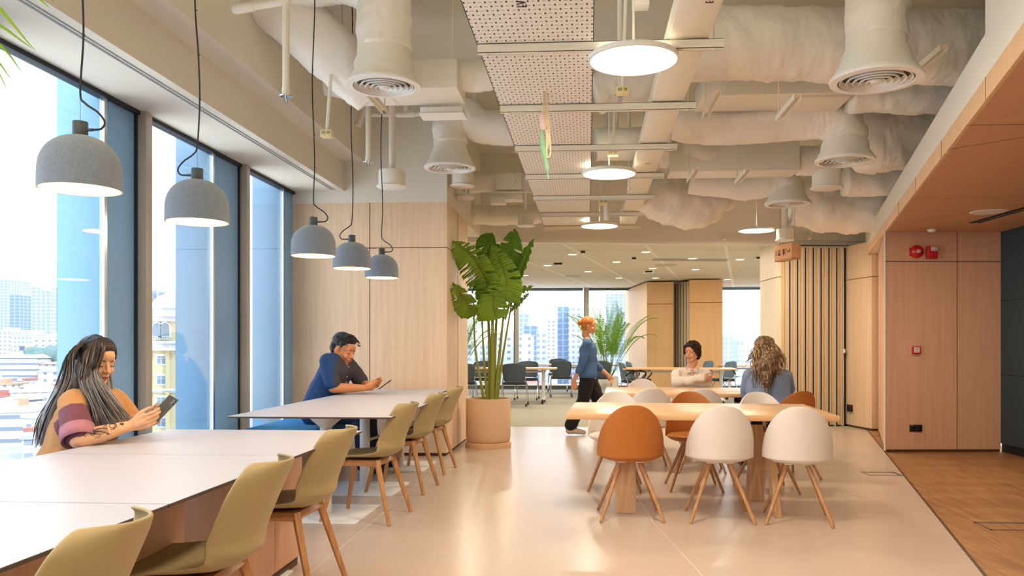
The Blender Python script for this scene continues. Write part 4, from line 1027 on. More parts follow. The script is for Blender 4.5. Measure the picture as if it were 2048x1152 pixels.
for py in (720,760,803,845,887,930):
    for px in (323.5,288):
        f=MB(); x=X(px); f.box(x-1.05,x+1.05,-.18,.1,Z(py+10.5),Z(py-10.5)); f.box(x-1.25,x+1.25,-.35,.1,Z(py-9.5),Z(py-12.5)); wo=f.build('window',wh,t,0)
        f=MB(); f.box(x-.72,x+.72,-.22,.0,Z(py+7.5),Z(py-7.5)); f.box(x-.04,x+.04,-.26,-.2,Z(py+7.5),Z(py-7.5),1); f.box(x-.72,x+.72,-.26,-.2,Z(py-3),Z(py-3.7),1); f.build('pane',[gl,wh],wo,0)
# beyond the far room windows
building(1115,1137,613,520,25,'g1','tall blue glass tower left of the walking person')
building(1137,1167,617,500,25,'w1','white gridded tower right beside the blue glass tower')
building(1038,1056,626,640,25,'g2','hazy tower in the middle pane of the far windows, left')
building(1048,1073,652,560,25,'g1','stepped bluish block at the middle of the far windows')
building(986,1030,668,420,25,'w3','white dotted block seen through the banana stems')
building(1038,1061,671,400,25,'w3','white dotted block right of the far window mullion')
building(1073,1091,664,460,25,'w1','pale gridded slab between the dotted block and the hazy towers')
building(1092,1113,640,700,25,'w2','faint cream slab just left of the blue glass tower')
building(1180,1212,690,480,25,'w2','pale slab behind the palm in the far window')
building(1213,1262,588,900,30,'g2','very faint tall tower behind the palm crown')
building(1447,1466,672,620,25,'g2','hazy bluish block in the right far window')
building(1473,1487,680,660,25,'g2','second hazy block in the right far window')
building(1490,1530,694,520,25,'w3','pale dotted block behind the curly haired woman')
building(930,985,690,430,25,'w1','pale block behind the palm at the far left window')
# low rise town
rg=random.Random(3)
protos=[]
n=0
for (xa,xb,dmin,dmax,cnt) in ((-60,150,170,520,60),(290,365,240,520,8),(940,1270,170,520,34),(1440,1530,170,520,26)):
    for i in range(cnt):
        D=dmin+(dmax-dmin)*(i/cnt)**1.0*rg.uniform(.92,1.08); px=rg.uniform(xa,xb); wpx=rg.uniform(9,15)*1620/D
        hgt=rg.uniform(6,13); yt=CPY+(CH-(GZ+hgt))*CF/D*1.0
        if xa==290 and D<330: continue
        building(px,px+wpx,yt,D,rg.uniform(9,16),rg.choice(['w1','w2','w3','w3','b1']),'one of the many pale low rise houses crowding the hazy city below',rg.choice(['hip','flat','flat']),rg.choice(['g','w','o','r','w']),grp='low rise city houses',nm='low_rise_house',rz=rg.uniform(-.5,.5))
def far_tree(px,py,D,r,lab):
    c=at_y(px,py,D); t=thing('city_tree',lab,'tree',(c.x,c.y,GZ),0,'trees in the city'); h=c.z-GZ
    b=MB()
    for k in range(7): b.ball((rg.uniform(-r,r)*.8,rg.uniform(-r,r)*.6,h-r*.6+rg.uniform(-r,r)*.35),r*rg.uniform(.45,.7),9,7)
    o=b.build('crown',M['citytree'],t,180); crumple(o.data,r*.12,.5,.1)
    b=MB(); b.tube([(0,0,0),(0,0,h-r)],r*.09,7); b.build('trunk',M['soil'],t)
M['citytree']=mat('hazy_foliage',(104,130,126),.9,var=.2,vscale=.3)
for k,(px,py,r) in enumerate(((72,706,7),(84,700,8),(98,698,8),(112,703,8),(90,712,8),(106,714,7),(60,735,6))):
    far_tree(px,py,450,r,'rounded grey green tree in the clump beside the balcony block')
b=MB(); b.box(-2500,2500,60,3000,GZ-1,GZ); o=b.build('floor',mat('city_ground',(170,168,166),.9,var=.15,vscale=.03),None,0); struct(o)
# ================================================================ PLANTS
def leaf_mesh(b, base, mid, tip, width, n=26, tears=(), mi=0, droop=.0, side=None, fold=.25, seed=0, wave=.012, tip_pow=.8):
    """banana leaf: midrib base>tip through mid, blade across 'side' with torn edges"""
    rr=random.Random(seed)
    path=smoothpath([base,mid,tip],max(2,n//2)); k=len(path)
    for s_ in (-1,1):
        prev=None; row=[]
        for i,p in enumerate(path):
            t=i/(k-1); d=(path[min(k-1,i+1)]-path[max(0,i-1)]).normalized()
            sd=Vector(side) if side else d.cross(Vector((0,0,1))); sd=(sd-d*sd.dot(d)).normalized(); nn=sd.cross(d)
            w=width*min(1,(t/.18)**.6 if t<.18 else 1)*((1-max(0,(t-.35)/.65)**2.2)**tip_pow if t>.35 else 1)
            pts=[]
            for j in range(5):
                e=j/4; q=p+sd*s_*w*e+nn*(fold*w*e*.9)-Vector((0,0,1))*droop*w*e*e+nn*wave*math.sin(i*1.9+j)*e
                pts.append(q)
            row.append(pts)
        i=0
        torn=sorted(rr.sample(range(3,k-2),min(len(tears) if hasattr(tears,'__len__') else tears,k-6))) if tears else []
        for i in range(k-1):
            A=row[i]; B=row[i+1]
            if i in torn:
                # tear: pinch the outer part back towards the base side leaving a notch
                B=[B[0],B[1]]+[B[j]*(.45)+A[j]*.55-Vector((0,0,.012*j)) for j in range(2,5)]
            vs=A+B; fs=[[j,j+1,5+j+1,5+j] for j in range(4)]
            b.add(vs,fs,mi)
C0=Vector((-1.19,9.66,0))
t=thing('potted_banana_plant','tall banana plant with torn leaves in a round speckled terracotta planter','plant',C0)
R=.268
b=MB(); b.lathe([(0,.06),(R*.9,.06),(R*.96,.075),(R*1.0,.12),(R*1.0,.575),(R*.985,.583),(R*.93,.583),(R*.92,.56),(R*.92,.52),(0,.51)],64); b.build('planter',M['pot'],t,40)
b=MB(); b.lathe([(0,.0),(R*1.02,0),(R*1.03,.012),(R*1.03,.058),(R*1.0,.064),(R*.9,.062),(0,.062)],56); b.build('saucer',mat('saucer_cream',(226,186,146),.6),t,40)
b=MB(); b.lathe([(0,.53),(R*.92,.525)],30); b.build('soil',M['soil'],t)
Q=lambda px,py,dy=0: at_y(px,py,9.66+dy)-C0
SO=Vector((0,0,.50))
stems=[((968,800),(951,700),(947,600),.012,-.05),((975,800),(968,720),(962,590),.013,-.1),((984,800),(985,700),(985,540),.02,-.12),((988,800),(990,700),(995,600),.018,.05),((990,800),(1000,700),(1010,600),.016,.0),((994,800),(1006,710),(1026,590),.013,.05),((980,800),(980,720),(976,620),.022,-.02)]
for (a,m_,e,r,dy) in stems:
    b=MB(); p=smoothpath([Q(*a,dy*.3),Q(*m_,dy*.6),Q(*e,dy)],8); p[0].z=.5; b.tube(p,[r*1.5*(1-.55*i/(len(p)-1)) for i in range(len(p))],8); b.build('stem',M['stem'],t,60)
LV=[ # base, mid, tip, width, side, mat, tears, dy, fold
 ((985,590),(945,520),(905,482),.19,(.45,-.5,.75),0,8,(-.12,-.38,-.70),.15),
 ((985,610),(984,560),(978,478),.20,(1,.1,0),1,3,(-.14,-.2,-.1),.1),
 ((1000,600),(1010,560),(985,490),.21,(1,-.15,.1),0,3,(-.18,-.26,-.2),.08),
 ((990,640),(984,610),(988,560),.19,(1,0,0),0,1,(-.2,-.22,-.18),.1),
 ((1006,560),(1018,510),(1030,457),.17,(.9,.3,-.2),1,2,(.05,.05,.1),.25),
 ((992,530),(975,490),(985,466),.15,(1,0,.2),1,1,(.05,.1,.1),.2),
 ((1012,600),(1040,540),(1068,478),.16,(.7,-.5,.5),1,3,(0,.0,.05),.3),
 ((1010,640),(1030,590),(1066,572),.14,(.2,-.9,.4),0,8,(.05,0,-.05),.2),
 ((1020,625),(1045,600),(1058,586),.09,(.2,-.8,.5),1,6,(.1,.12,.12),.2),
 ((950,632),(925,598),(906,566),.14,(.5,-.6,.6),0,5,(-.05,-.42,-.70),.2),
 ((955,625),(972,590),(962,606),.10,(.5,-.4,.6),0,2,(-.05,-.1,-.12),.2),
 ((965,590),(950,560),(944,585),.08,(.3,-.8,.5),1,4,(.1,.15,.1),.3),
]
for k,(a,m_,e,w,sd,mi,te,dy,fo) in enumerate(LV):
    b=MB(); leaf_mesh(b,Q(*a,dy[0]),Q(*m_,dy[1]),Q(*e,dy[2]),w,30,te,0,.12,sd,fo,k+2); 
    o=b.build('leaf',M['leaf'] if mi==0 else M['leaf2'],t,60,fix=False); mod(o,'SOLIDIFY',thickness=.002)
    b=MB(); p=smoothpath([Q(*a,dy[0]),Q(*m_,dy[1]),Q(*e,dy[2])],10); b.tube(p,[.009*(1-.8*i/(len(p)-1)) for i in range(len(p))],6); b.build('midrib',M['stem'],o,60)
# feathery palms
def frond(b, base, d, L_, up, seed, w=.16, n=22, sag=.9):
    rr=random.Random(seed); d=Vector(d).normalized(); pts=[]
    p=Vector(base); v=d.copy()
    for i in range(n):
        pts.append(p.copy()); v=(v+Vector((0,0,-sag*.045*(i/n)*1.9))).normalized(); p=p+v*L_/n
    b.tube(pts,[.006*(1-.8*i/n) for i in range(n)],4,mi=1)
    for i in range(3,n-1):
        t=i/n; tg=(pts[min(n-1,i+1)]-pts[i-1]).normalized(); sd=tg.cross(Vector((0,0,1)))
        if sd.length<.05: sd=Vector((1,0,0))
        sd.normalize(); ln=w*math.sin(PI*min(1,t*.9+.12))**.6*rr.uniform(.8,1.1)
        for s_ in (-1,1):
            e=pts[i]+(sd*s_*.75+tg*.75+Vector((0,0,-.18))).normalized()*ln
            md=(pts[i]+e)/2+Vector((0,0,.008)); n_=tg.cross(sd).normalized()
            wv=tg*.014
            b.add([pts[i]-wv*.5,md-wv,e,md+wv],[(0,1,2,3)],0)
def palm(loc,h0,h,fr,seed,lab,spread=.5,pot=None,n=22,lw=.17):
    t=thing('potted_palm',lab,'plant',loc); rr=random.Random(seed)
    if pot:
        b=MB(); b.lathe([(0,0),(pot*.85,0),(pot,.03),(pot,.45),(pot*.93,.46),(pot*.92,.40),(0,.39)],36); b.build('planter',M['white'],t,40)
        b=MB(); b.lathe([(0,.41),(pot*.92,.40)],24); b.build('soil',M['soil'],t)
    for k in range(fr):
        a=2*PI*k/fr+rr.uniform(-.3,.3); tilt=rr.uniform(.12,spread); 
        d=Vector((math.cos(a)*tilt,math.sin(a)*tilt,1)); base=Vector((math.cos(a)*.05,math.sin(a)*.05,h0))
        L_=(h-h0)*rr.uniform(.75,1.12); st=L_*rr.uniform(.25,.45)
        b=MB(); top=base+d.normalized()*st; b.tube([base,base*.5+top*.5,top],[.010,.008,.006],6,mi=1)
        frond(b,top,d,L_-st*.6,1,seed*50+k,lw,n,sag=rr.uniform(.8,1.7)*(tilt+.5)); b.build('frond',[M['palm'],M['palmst']],t,0,fix=False)
c=at_y(1217,760,19.5); palm((c.x,19.5,0),.42,2.05,26,5,'feathery palm in a white planter behind the walking person, before the far window',.6,.24,30,.24)
c=at_y(930,760,17.5); palm((c.x-.25,17.5,0),.42,2.2,28,9,'feathery palm behind the banana plant at the left of the far room',.6,.24,30,.24)
# palm just left of the camera frame: leaf tips reach into the upper left corner
t=thing('overhanging_palm','palm fronds entering the frame at the upper left corner','plant',(-2.05,1.85,0))
b=MB(); b.lathe([(0,0),(.2,0),(.24,.05),(.25,.5),(.22,.5),(.22,.44),(0,.44)],36); b.build('planter',M['white'],t,40)
b=MB(); b.tube([(0,0,.4),(0.02,0,1.2),(.05,0.05,1.75)],[.03,.024,.02],8); b.build('trunk',M['palmst'],t)
def Qp(px,py,Y): return at_y(px,py,Y)-Vector((-2.05,1.85,0))
for k,(pts,wd) in enumerate(((((-260,-40,2.1),(-60,-30,2.3),(72,102,2.5)),.02),(((-260,40,2.1),(-50,30,2.3),(70,100,2.5)),.014),(((-200,-160,2.3),(40,-30,2.5),(100,16,2.6)),.016),(((-200,60,2.1),(-20,80,2.3),(48,148,2.4)),.013),(((-200,110,2.1),(-30,110,2.3),(26,162,2.4)),.012),(((-220,130,2.1),(-30,130,2.3),(15,178,2.4)),.011),(((-200,-200,2.3),(80,-60,2.6),(106,6,2.6)),.010))):
    b=MB(); P3=[Qp(*q) for q in pts]; path=smoothpath([Vector((.05,.05,1.75))]+P3,8); kk=len(path)
    vs=[];fs=[]
    for i,p in enumerate(path):
        tt=i/(kk-1); ww=wd*math.sin(PI*min(1,tt*.98+.02))**.7
        sd=Vector((.45,-.2,.85)).normalized(); vs+=[p-sd*ww*.5,p+Vector((0,.004,0)),p+sd*ww*.5]
    for i in range(kk-1): fs+=[[3*i,3*i+1,3*i+4,3*i+3],[3*i+1,3*i+2,3*i+5,3*i+4]]
    b.add(vs,fs); b.build('frond_blade',M['leaf2'] if k%2 else M['leaf'],t,0,fix=False)
# ================================================================ FAR ROOM FURNITURE
def nest_chair(m,mback,armed=False):
    t=thing('conference_chair','', 'chair')
    def back(u,v):
        s=(u-.5)*2; z=.50+.36*v; w=.20+.035*math.sin(v*PI*.6)-(.05*max(0,(v-.8)/.2)**2)
        return Vector((s*w,-.20-.08*v+.06*s*s,z-.02*s*s*v))
    b=MB(); b.grid(back,13,12); o=b.build('backrest',mback,t,180,fix=False); mod(o,'SOLIDIFY',thickness=.028,offset=0); mod(o,'BEVEL',width=.006,segments=2)
    b=MB(); b.bbox(-.225,.225,-.19,.23,.43,.485,.02); b.build('seat',M['seatd'],t,60)
    for sx in (-1,1):
        b=MB(); b.tube([(sx*.225,-.14,.52),(sx*.245,.02,.44),(sx*.25,.24,.06)],.010,8); b.build('leg',M['chrome'],t,60)
        b=MB(); b.tube([(sx*.215,-.2,.60),(sx*.24,-.16,.45),(sx*.245,-.26,.06)],.010,8); b.build('leg',M['chrome'],t,60)
        if armed:
            b=MB(); b.tube(smoothpath([(sx*.22,-.2,.58),(sx*.27,-.08,.67),(sx*.27,.16,.68),(sx*.25,.22,.6),(sx*.235,.1,.46)],5),.014,8); b.build('armrest',M['black'],t,60)
        for yy in (.24,-.26):
            b=MB()
            for q in (-.012,.012): b.tube([(sx*.245+q-.006,yy,.028),(sx*.245+q+.006,yy,.028)],.028,14)
            b.tube([(sx*.245,yy,.03),(sx*.245,yy,.065)],.008,8); b.build('caster',M['black'],t,60)
    b=MB(); b.tube([(-.235,0,.43),(.235,0,.43)],.010,8); b.build('crossbar',M['chrome'],t)
    return t
def flip_table(c,L_,W_,rz,lab,z=.74):
    t=thing('training_table',lab,'table',(c[0],c[1],0),rz)
    b=MB(); b.bbox(-L_/2,L_/2,-W_/2,W_/2,z-.028,z,.004); b.build('tabletop',M['tabwood'],t)
    for sx in (-1,1):
        x=sx*(L_/2-.28)
        b=MB(); b.bbox(x-.035,x+.035,-.03,.03,.1,z-.06,.01); b.bbox(x-.05,x+.05,-.12,.12,z-.10,z-.028,.01); b.build('column',M['pwhite'],t)
        b=MB(); b.bbox(x-.04,x+.04,-W_*.42,W_*.42,.07,.115,.015); b.build('foot',M['pwhite'],t)
        for sy in (-1,1):
            b=MB(); b.tube([(x-.02,sy*W_*.42,.04),(x+.02,sy*W_*.42,.04)],.04,18); b.tube([(x,sy*W_*.42,.04),(x,sy*W_*.42,.1)],.012,8); b.build('caster',M['black'],t,60)
    b=MB(); b.tube([(-L_/2+.28,0,z-.08),(L_/2-.28,0,z-.08)],.02,10); b.build('beam',M['pwhite'],t)
    return t
flip_table((-1.75,17.05),2.2,.85,0,'wheeled training table behind the banana plant in the far room')
flip_table((-1.0,20.3),3.6,.8,0,'second wheeled training table nearer the far windows')
flip_table((1.9,17.1),2.3,1.1,math.radians(-4),'wheeled table behind the person in the cream shirt')
flip_table((3.9,19.6),1.6,.7,0,'small table in front of the right far window')
t=thing('laptop','thin closed laptop lying on the training table behind the plant','laptop',(at_z(975,729,.76).x,17.0,.74)); b=MB(); b.bbox(-.15,.15,-.1,.1,.0,.016,.003); b.build('lid',M['steel'],t)
nc=nest_chair(None,M['fab_d']); nb=nest_chair(None,M['fab_l'],True)
G3='grey wheeled chairs around the training tables'; G4='slate blue wheeled armchairs'
fc=[(at_z(1056,790,.0).x*1.0,16.15,0,'dark grey wheeled chair in the middle, its back square to the camera'),(at_z(972,790,0).x,16.15,3,'dark grey wheeled chair behind the banana stems'),
    (-2.35,18.0,180,'grey wheeled chair at the far side of the first training table, left'),(-1.35,18.0,178,'grey wheeled chair at the far side of the first training table, right'),
    (-.62,19.0,4,'grey wheeled chair at the near side of the second training table, left'),(.30,18.9,-3,'grey wheeled chair behind the walking person'),
    (-.78,21.2,180,'grey wheeled chair nearest the far windows, left'),(.05,21.2,180,'grey wheeled chair nearest the far windows, right'),(-2.75,16.3,-8,'grey wheeled chair half hidden by the wood wall')]
for k,(x,y,dg,lab) in enumerate(fc):
    if k==0: nc.location=(x,y,0); nc.rotation_euler=(0,0,math.radians(dg)); nc['label']=lab; nc['group']=G3
    else: dup(nc,(x,y,0),math.radians(dg),lab,G3)
fa=[(.93,17.0,-78,'slate blue wheeled armchair at the left end of the wheeled table, outer one'),(1.12,17.9,-80,'slate blue wheeled armchair at the left end of the wheeled table, inner one'),
    (2.55,18.6,110,'dark armchair behind the cream shirt person, left of the pair'),(2.95,18.0,112,'dark armchair behind the cream shirt person, right of the pair')]
for k,(x,y,dg,lab) in enumerate(fa):
    if k==0: nb.location=(x,y,0); nb.rotation_euler=(0,0,math.radians(dg)); nb['label']=lab; nb['group']=G4
    else: dup(nb,(x,y,0),math.radians(dg),lab,G4)
# ================================================================ PEOPLE
V=Vector
def capsule(b,p0,p1,r0,r1,n=14):
    p0=V(p0); p1=V(p1); d=(p1-p0)
    if d.length<1e-5: b.ball(p0,max(r0,r1),n,10); return
    d.normalize(); pts=[];rs=[]
    for t in (.0,.22,.5,.8): 
        a=t*PI/2; pts.append(p0-d*r0*math.cos(a)); rs.append(max(.0004,r0*math.sin(a)))
    pts.append(p0); rs.append(r0); pts.append(p1); rs.append(r1)
    for t in (.8,.5,.22,.0):
        a=t*PI/2; pts.append(p1+d*r1*math.cos(a)); rs.append(max(.0004,r1*math.sin(a)))
    b.tube(pts,rs,n)
def chain(b,pts,rs,n=14):
    for i in range(len(pts)-1): capsule(b,pts[i],pts[i+1],rs[i],rs[i+1],n)
def frame(f,u):
    f=V(f).normalized(); u=V(u); u=(u-f*u.dot(f)).normalized(); r=f.cross(u)
    return Matrix((r,f,u)).transposed()       # columns: right, forward, up
class Blob:
    def __init__(s): s.b=MB()
    def cap(s,p0,p1,r0,r1=None,n=14): capsule(s.b,p0,p1,r0,r1 if r1 is not None else r0,n)
    def chain(s,pts,rs,n=14): chain(s.b,pts,rs,n)
    def ell(s,c,r,R=None,n=20,m=14): s.b.ball(c,r,n,m,R=R)
    def done(s,name,mats,parent=None,vox=.005,smooth=6,classify=None,disp=None,fac=.5):
        o=s.b.build('tmp_blob',mats,None,180,fix=False)
        r=o.modifiers.new('r','REMESH'); r.mode='VOXEL'; r.voxel_size=vox; r.use_smooth_shade=True
        if smooth:
            q=o.modifiers.new('s','SMOOTH'); q.factor=fac; q.iterations=smooth
        dg=bpy.context.evaluated_depsgraph_get(); me=bpy.data.meshes.new_from_object(o.evaluated_get(dg)); me.name=name
        bpy.data.objects.remove(o)
        me.materials.clear()
        for m in (mats if isinstance(mats,(list,tuple)) else [mats]): me.materials.append(m)
        if disp:
            vs=[(v.co.copy(),v.normal.copy()) for v in me.vertices]
            for v,(c,nn) in zip(me.vertices,vs): v.co=c+nn*disp(c,nn)
        if classify:
            for p in me.polygons: p.material_index=classify(p.center,p.normal)
        else:
            for p in me.polygons: p.material_index=0
        me.polygons.foreach_set('use_smooth',[True]*len(me.polygons)); me.update()
        r=bpy.data.objects.new(name,me); COL.objects.link(r)
        if parent: r.parent=parent
        return r
def head(B,c,R,s=1.0,male=False,thin=1.0):
    """add a head to blob B; c centre of the cranium base, R frame (right, forward, up)"""
    def q(x,y,z): return V(c)+R@V((x*s*thin,y*s,z*s))
    def e(x,y,z,rx,ry,rz): B.ell(q(x,y,z),(rx*s*thin,ry*s,rz*s),R)
    def k(a,b2,r0,r1): B.cap(q(*a),q(*b2),r0*s,r1*s)
    e(0,-.012,.040,.074,.094,.076); e(0,.022,.035,.066,.066,.064)
    e(0,.020,-.025,.060,.066,.070)
    e(0,.060,-.094,.023,.022,.019); k((-.050,-.002,-.042),(-.022,.052,-.090),.022,.017); k((.050,-.002,-.042),(.022,.052,-.090),.022,.017)
    e(-.034,.058,-.030,.026,.024,.026); e(.034,.058,-.030,.026,.024,.026)
    k((-.036,.070,.022),(.036,.070,.022),.014,.014); e(0,.068,.045,.045,.024,.03)
    k((0,.080,.014),(0,.103,-.026),.0075,.0115); e(-.012,.090,-.031,.0085,.0095,.0075); e(.012,.090,-.031,.0085,.0095,.0075)
    e(0,.078,-.052,.026,.014,.014); e(0,.076,-.072,.02,.014,.012)
    e(0,.0885,-.0565,.0215,.0095,.0048); e(0,.0865,-.0665,.0175,.0105,.0062)
    for sx in (-1,1):
        e(sx*.031,.071,.002,.0155,.0115,.0095)
        B.ell(q(sx*.0755,-.008,-.008),(.009*s,.019*s,.031*s),R@Matrix.Rotation(sx*.25,3,'Z')); e(sx*.074,-.002,-.034,.008,.010,.012)
    k((0,-.022,-.03),(0,-.040,-.125),.050 if male else .046,.056 if male else .048)
def face_parts(par,c,R,s=1.0,mh=None,closed=True,iris=(40,26,20),thin=1.0,lip=(176,92,80),skin=None):
    def q(x,y,z): return V(c)+R@V((x*s*thin,y*s,z*s))
    lm=mat('lips',lip,.45)
    for sx in (-1,1):
        if closed:
            b=MB(); b.tube([q(sx*(.031+.0135*math.cos(a)),.0835-.006*abs(math.cos(a)),-.001-.0035*math.sin(a)) for a in [PI*i/8 for i in range(9)]],.0014*s,6); b.build('eyelash_line',M['ink'],par,60)
        else:
            b=MB(); b.ball(q(sx*.031,.0735,.001),(.0125*s,.0105*s,.0078*s),16,10,R=R); b.build('eye',mat('eye_white',(214,208,204),.25),par,180)
            b=MB(); b.ball(q(sx*.029,.0825,.001),(.0050*s,.0030*s,.0050*s),14,8,R=R); b.build('iris',mat('iris_brown',iris,.15),par,180)
            b=MB(); b.tube([q(sx*(.031+.0145*math.cos(a)),.0835-.005*abs(math.cos(a)),.003+.0055*math.sin(a)) for a in [PI*i/8 for i in range(9)]],.0013*s,6); b.build('eyelash_line',M['ink'],par,60)
        b=MB(); b.tube([q(sx*.014,.086,.021),q(sx*.028,.0855,.0265),q(sx*.044,.073,.022)],[.0030*s,.0028*s,.0012*s],6,flat=.6); b.build('eyebrow',mh,par,60)
    b=MB(); b.tube([q(-.021,.086,-.0615),q(-.010,.0955,-.0605),q(0,.0975,-.0620),q(.010,.0955,-.0605),q(.021,.086,-.0615)],.0011*s,6); b.build('mouth_line',mat('mouth_dark',(96,44,38),.6),par,60)
    b=MB(); b.tube([q(-.019,.0885,-.057),q(-.009,.0965,-.0555),q(0,.0975,-.0565),q(.009,.0965,-.0555),q(.019,.0885,-.057)],[.001*s,.0034*s,.003*s,.0034*s,.001*s],8); b.tube([q(-.016,.088,-.066),q(-.008,.0945,-.0675),q(0,.0965,-.068),q(.008,.0945,-.0675),q(.016,.088,-.066)],[.001*s,.0036*s,.0042*s,.0036*s,.001*s],8); b.build('lips',lm,par,60)
def hand(B,w,d,n,t,curl,thumb,s=1.0,spread=1.0):
    """wrist w, direction d towards the knuckles, palm normal n, thumb side t"""
    d=V(d).normalized(); n=V(n); n=(n-d*n.dot(d)).normalized(); t=V(t); t=(t-d*t.dot(d)-n*t.dot(n)).normalized(); w=V(w)
    offs=(.029,.0100,-.0095,-.0275); kn=[]
    for i,o in enumerate(offs):
        k=w+d*(.082-.004*abs(i-1)*1.2)*s+t*o*s*spread; kn.append(k)
        B.cap(w+t*o*.55*s+d*.008*s,k,.0165*s,.0125*s,10)
    B.cap(w+d*.03*s,w+d*.06*s,.024*s,.024*s,12)
    L3=((.040,.025,.021),(.045,.029,.022),(.041,.027,.021),(.032,.021,.018))
    for i,k in enumerate(kn):
        p=k; a=0; cu=curl[i] if hasattr(curl[i],'__len__') else (curl[i]*.8,curl[i],curl[i]*.7)
        r=(.0092,.0083,.0074,.0062) if i<3 else (.0080,.0072,.0065,.0056)
        for j in range(3):
            a+=cu[j]; v=d*math.cos(a)+n*math.sin(a); q=p+v*L3[i][j]*s; B.cap(p,q,r[j]*s,r[j+1]*s,10); p=q
    p=w+d*.024*s+t*.022*s
    B.cap(w+d*.012*s,p,.018*s,.016*s,10)
    for v,L_,r0,r1 in zip(thumb,(.042,.032,.026),(.0150,.0105,.0092),(.0108,.0094,.0075)):
        v=(d*v[0]+n*v[1]+t*v[2]).normalized(); q=p+v*L_*s; B.cap(p,q,r0*s,r1*s,10); p=q
def strands(par,name,roots,nmats,r=.003,seed=1,flat=.6,seg=4):
    """roots: list of control point lists"""
    rr=random.Random(seed); bs=[MB() for _ in nmats]
    for pts in roots:
        p=smoothpath(pts,seg); k=len(p); rad=r*rr.uniform(.6,1.3)
        bs[rr.choice(range(len(nmats)))].tube(p,[rad*(1 if i<k*.75 else max(.12,1-(i/k-.75)*3.6)) for i in range(k)],5,flat=flat)
    allb=MB()
    for i,b in enumerate(bs): allb.add(b.v,b.f,i)
    return allb.build(name,nmats,par,60,fix=False)
skinM=lambda nm,c:mat(nm,c,.5,var=.05,vscale=14,spec=.35)
def fold(amp,sc=9.0,dirn=(1,1,1),seed=0.0):
    dv=V(dirn)
    return lambda c,n: amp*(noise.noise(V((c.x*dv.x,c.y*dv.y,c.z*dv.z))*sc+V((seed,0,0)))+.5*noise.noise(V((c.x*dv.x,c.y*dv.y,c.z*dv.z))*sc*2.3))
def person(nm_label,B,skin,vox,loc):
    o=B.done('person',skin,None,vox,5); tag(o,nm_label,'person'); return o
# ---------------------------------------------------------------- woman with long grey hair, phone (left)
W=lambda px,py,Y: at_y(px,py,Y)
sk=skinM('skin_warm',(222,172,134))
B=Blob(); hc=W(194,722,3.97); HR=frame((.88,-.38,-.28),(.22,-.08,.97)); head(B,hc,HR,1.0,thin=.95)
s1=W(146,806,3.80); s2=W(226,800,4.13); nk=(s1+s2)/2+V((.012,0,.045)); 
pel=V((-2.60,3.93,.56)); ch=(s1+s2)/2+V((-.02,0,-.10)); 
B.cap(hc+HR@V((0,-.04,-.11)),nk,.050,.056)
for sx,yo in ((-1,-.075),(1,.075)):
    B.chain([ch+V((0.0,yo,.03)),(ch+pel)/2+V((0,yo*.8,0)),pel+V((0,yo*1.1,0))],[.105,.10,.125])
B.cap(nk,s1+V((.0,.02,0)),.05,.05); B.cap(nk,s2+V((0,-.02,0)),.05,.05)
e1=V((-2.19,3.70,.80)); e1=W(158,880,3.70); e2=W(262,842,4.17); e2.z=max(e2.z,.79)
w1=W(264,851,3.83); w2=W(292,845,4.00)
B.chain([s1,e1],[.052,.043]); B.chain([s2,e2],[.052,.043])
B.chain([e1,e1*.6+w1*.4,w1],[.043,.041,.026]); B.chain([e2,e2*.6+w2*.4,w2],[.042,.038,.026])
# legs under the table
for yo in (-.10,.10):
    kn=V((-2.18,3.93+yo*1.2,.53)); an=V((-2.14,3.95+yo,.10))
    B.chain([pel+V((0,yo,-.0)),kn,an],[.095,.062,.042]); B.chain([an+V((0,0,-.03)),an+V((.16,yo*.2,-.055))],[.036,.03])
# hands cradling the phone
ph=W(326,818,3.92); ph_up=(W(345,797,3.93)-W(306,838,3.90)).normalized()      # long axis of the phone
hd=(ph-w1).normalized()
hand(B,w1,V((.93,.10,.30)),V((.0,.80,.30)),V((-.25,0,1)),[(.30,.55,.45),(.45,.8,.6),(.55,.9,.6),(.65,1.0,.7)],[(.75,.2,.55),(.95,.35,.15),(.9,.5,.0)],.98)
hand(B,w2,V((.90,-.12,.42)),V((.0,-.80,.30)),V((-.35,0,1)),[(.4,.6,.5),(.5,.8,.6),(.6,.9,.6),(.65,.95,.6)],[(.75,.2,.55),(.95,.3,.15),(.9,.4,.1)],.98)
P1=person('person with long grey streaked hair in a tan and mauve T-shirt by the window',B,sk,.0034,None)
mh=mat('hair_dark',(44,38,38),.5,spec=.4); mh2=mat('hair_grey',(146,150,158),.42,spec=.5); mh3=mat('hair_ash',(186,186,192),.42,spec=.5); mh4=mat('hair_brown',(120,104,88),.5,spec=.4)
face_parts(P1,hc,HR,1.0,mh,True,thin=.95,lip=(190,112,100))
# t-shirt
tan=mat('shirt_tan',(194,142,88),.85,bump=.35,bscale=120,sheen=.2); mauve=mat('shirt_mauve',(118,66,80),.85,bump=.35,bscale=120,sheen=.2); pink=mat('shirt_cuff',(176,120,134),.85,bump=.2,bscale=120)
B=Blob()
for sx,yo in ((-1,-.075),(1,.075)):
    B.chain([ch+V((0.0,yo,.035)),(ch+pel)/2+V((-.01,yo*.9,0)),pel+V((0,yo*1.1,.02))],[.125,.128,.145])
B.chain([nk+V((0,0,-.045)),s1+V((.0,.02,-.004))],[.072,.068]); B.chain([nk+V((0,0,-.045)),s2+V((0,-.02,-.004))],[.072,.068])
m1=s1*.22+e1*.78; m2=s2*.30+e2*.70
B.chain([s1,m1],[.068,.072]); B.chain([s2,m2],[.066,.064])
ax=(m1-s1).normalized()
def cl(c,n):
    t=(c-s1).dot(ax); d=((c-s1)-ax*t).length
    return 1 if (t>.05 and d<.12 and c.y<3.86 and c.x>s1.x-.20) else 0
sh=B.done('tshirt',[tan,mauve],P1,.006,5,cl,fold(.006,11,(1,1,.6)))
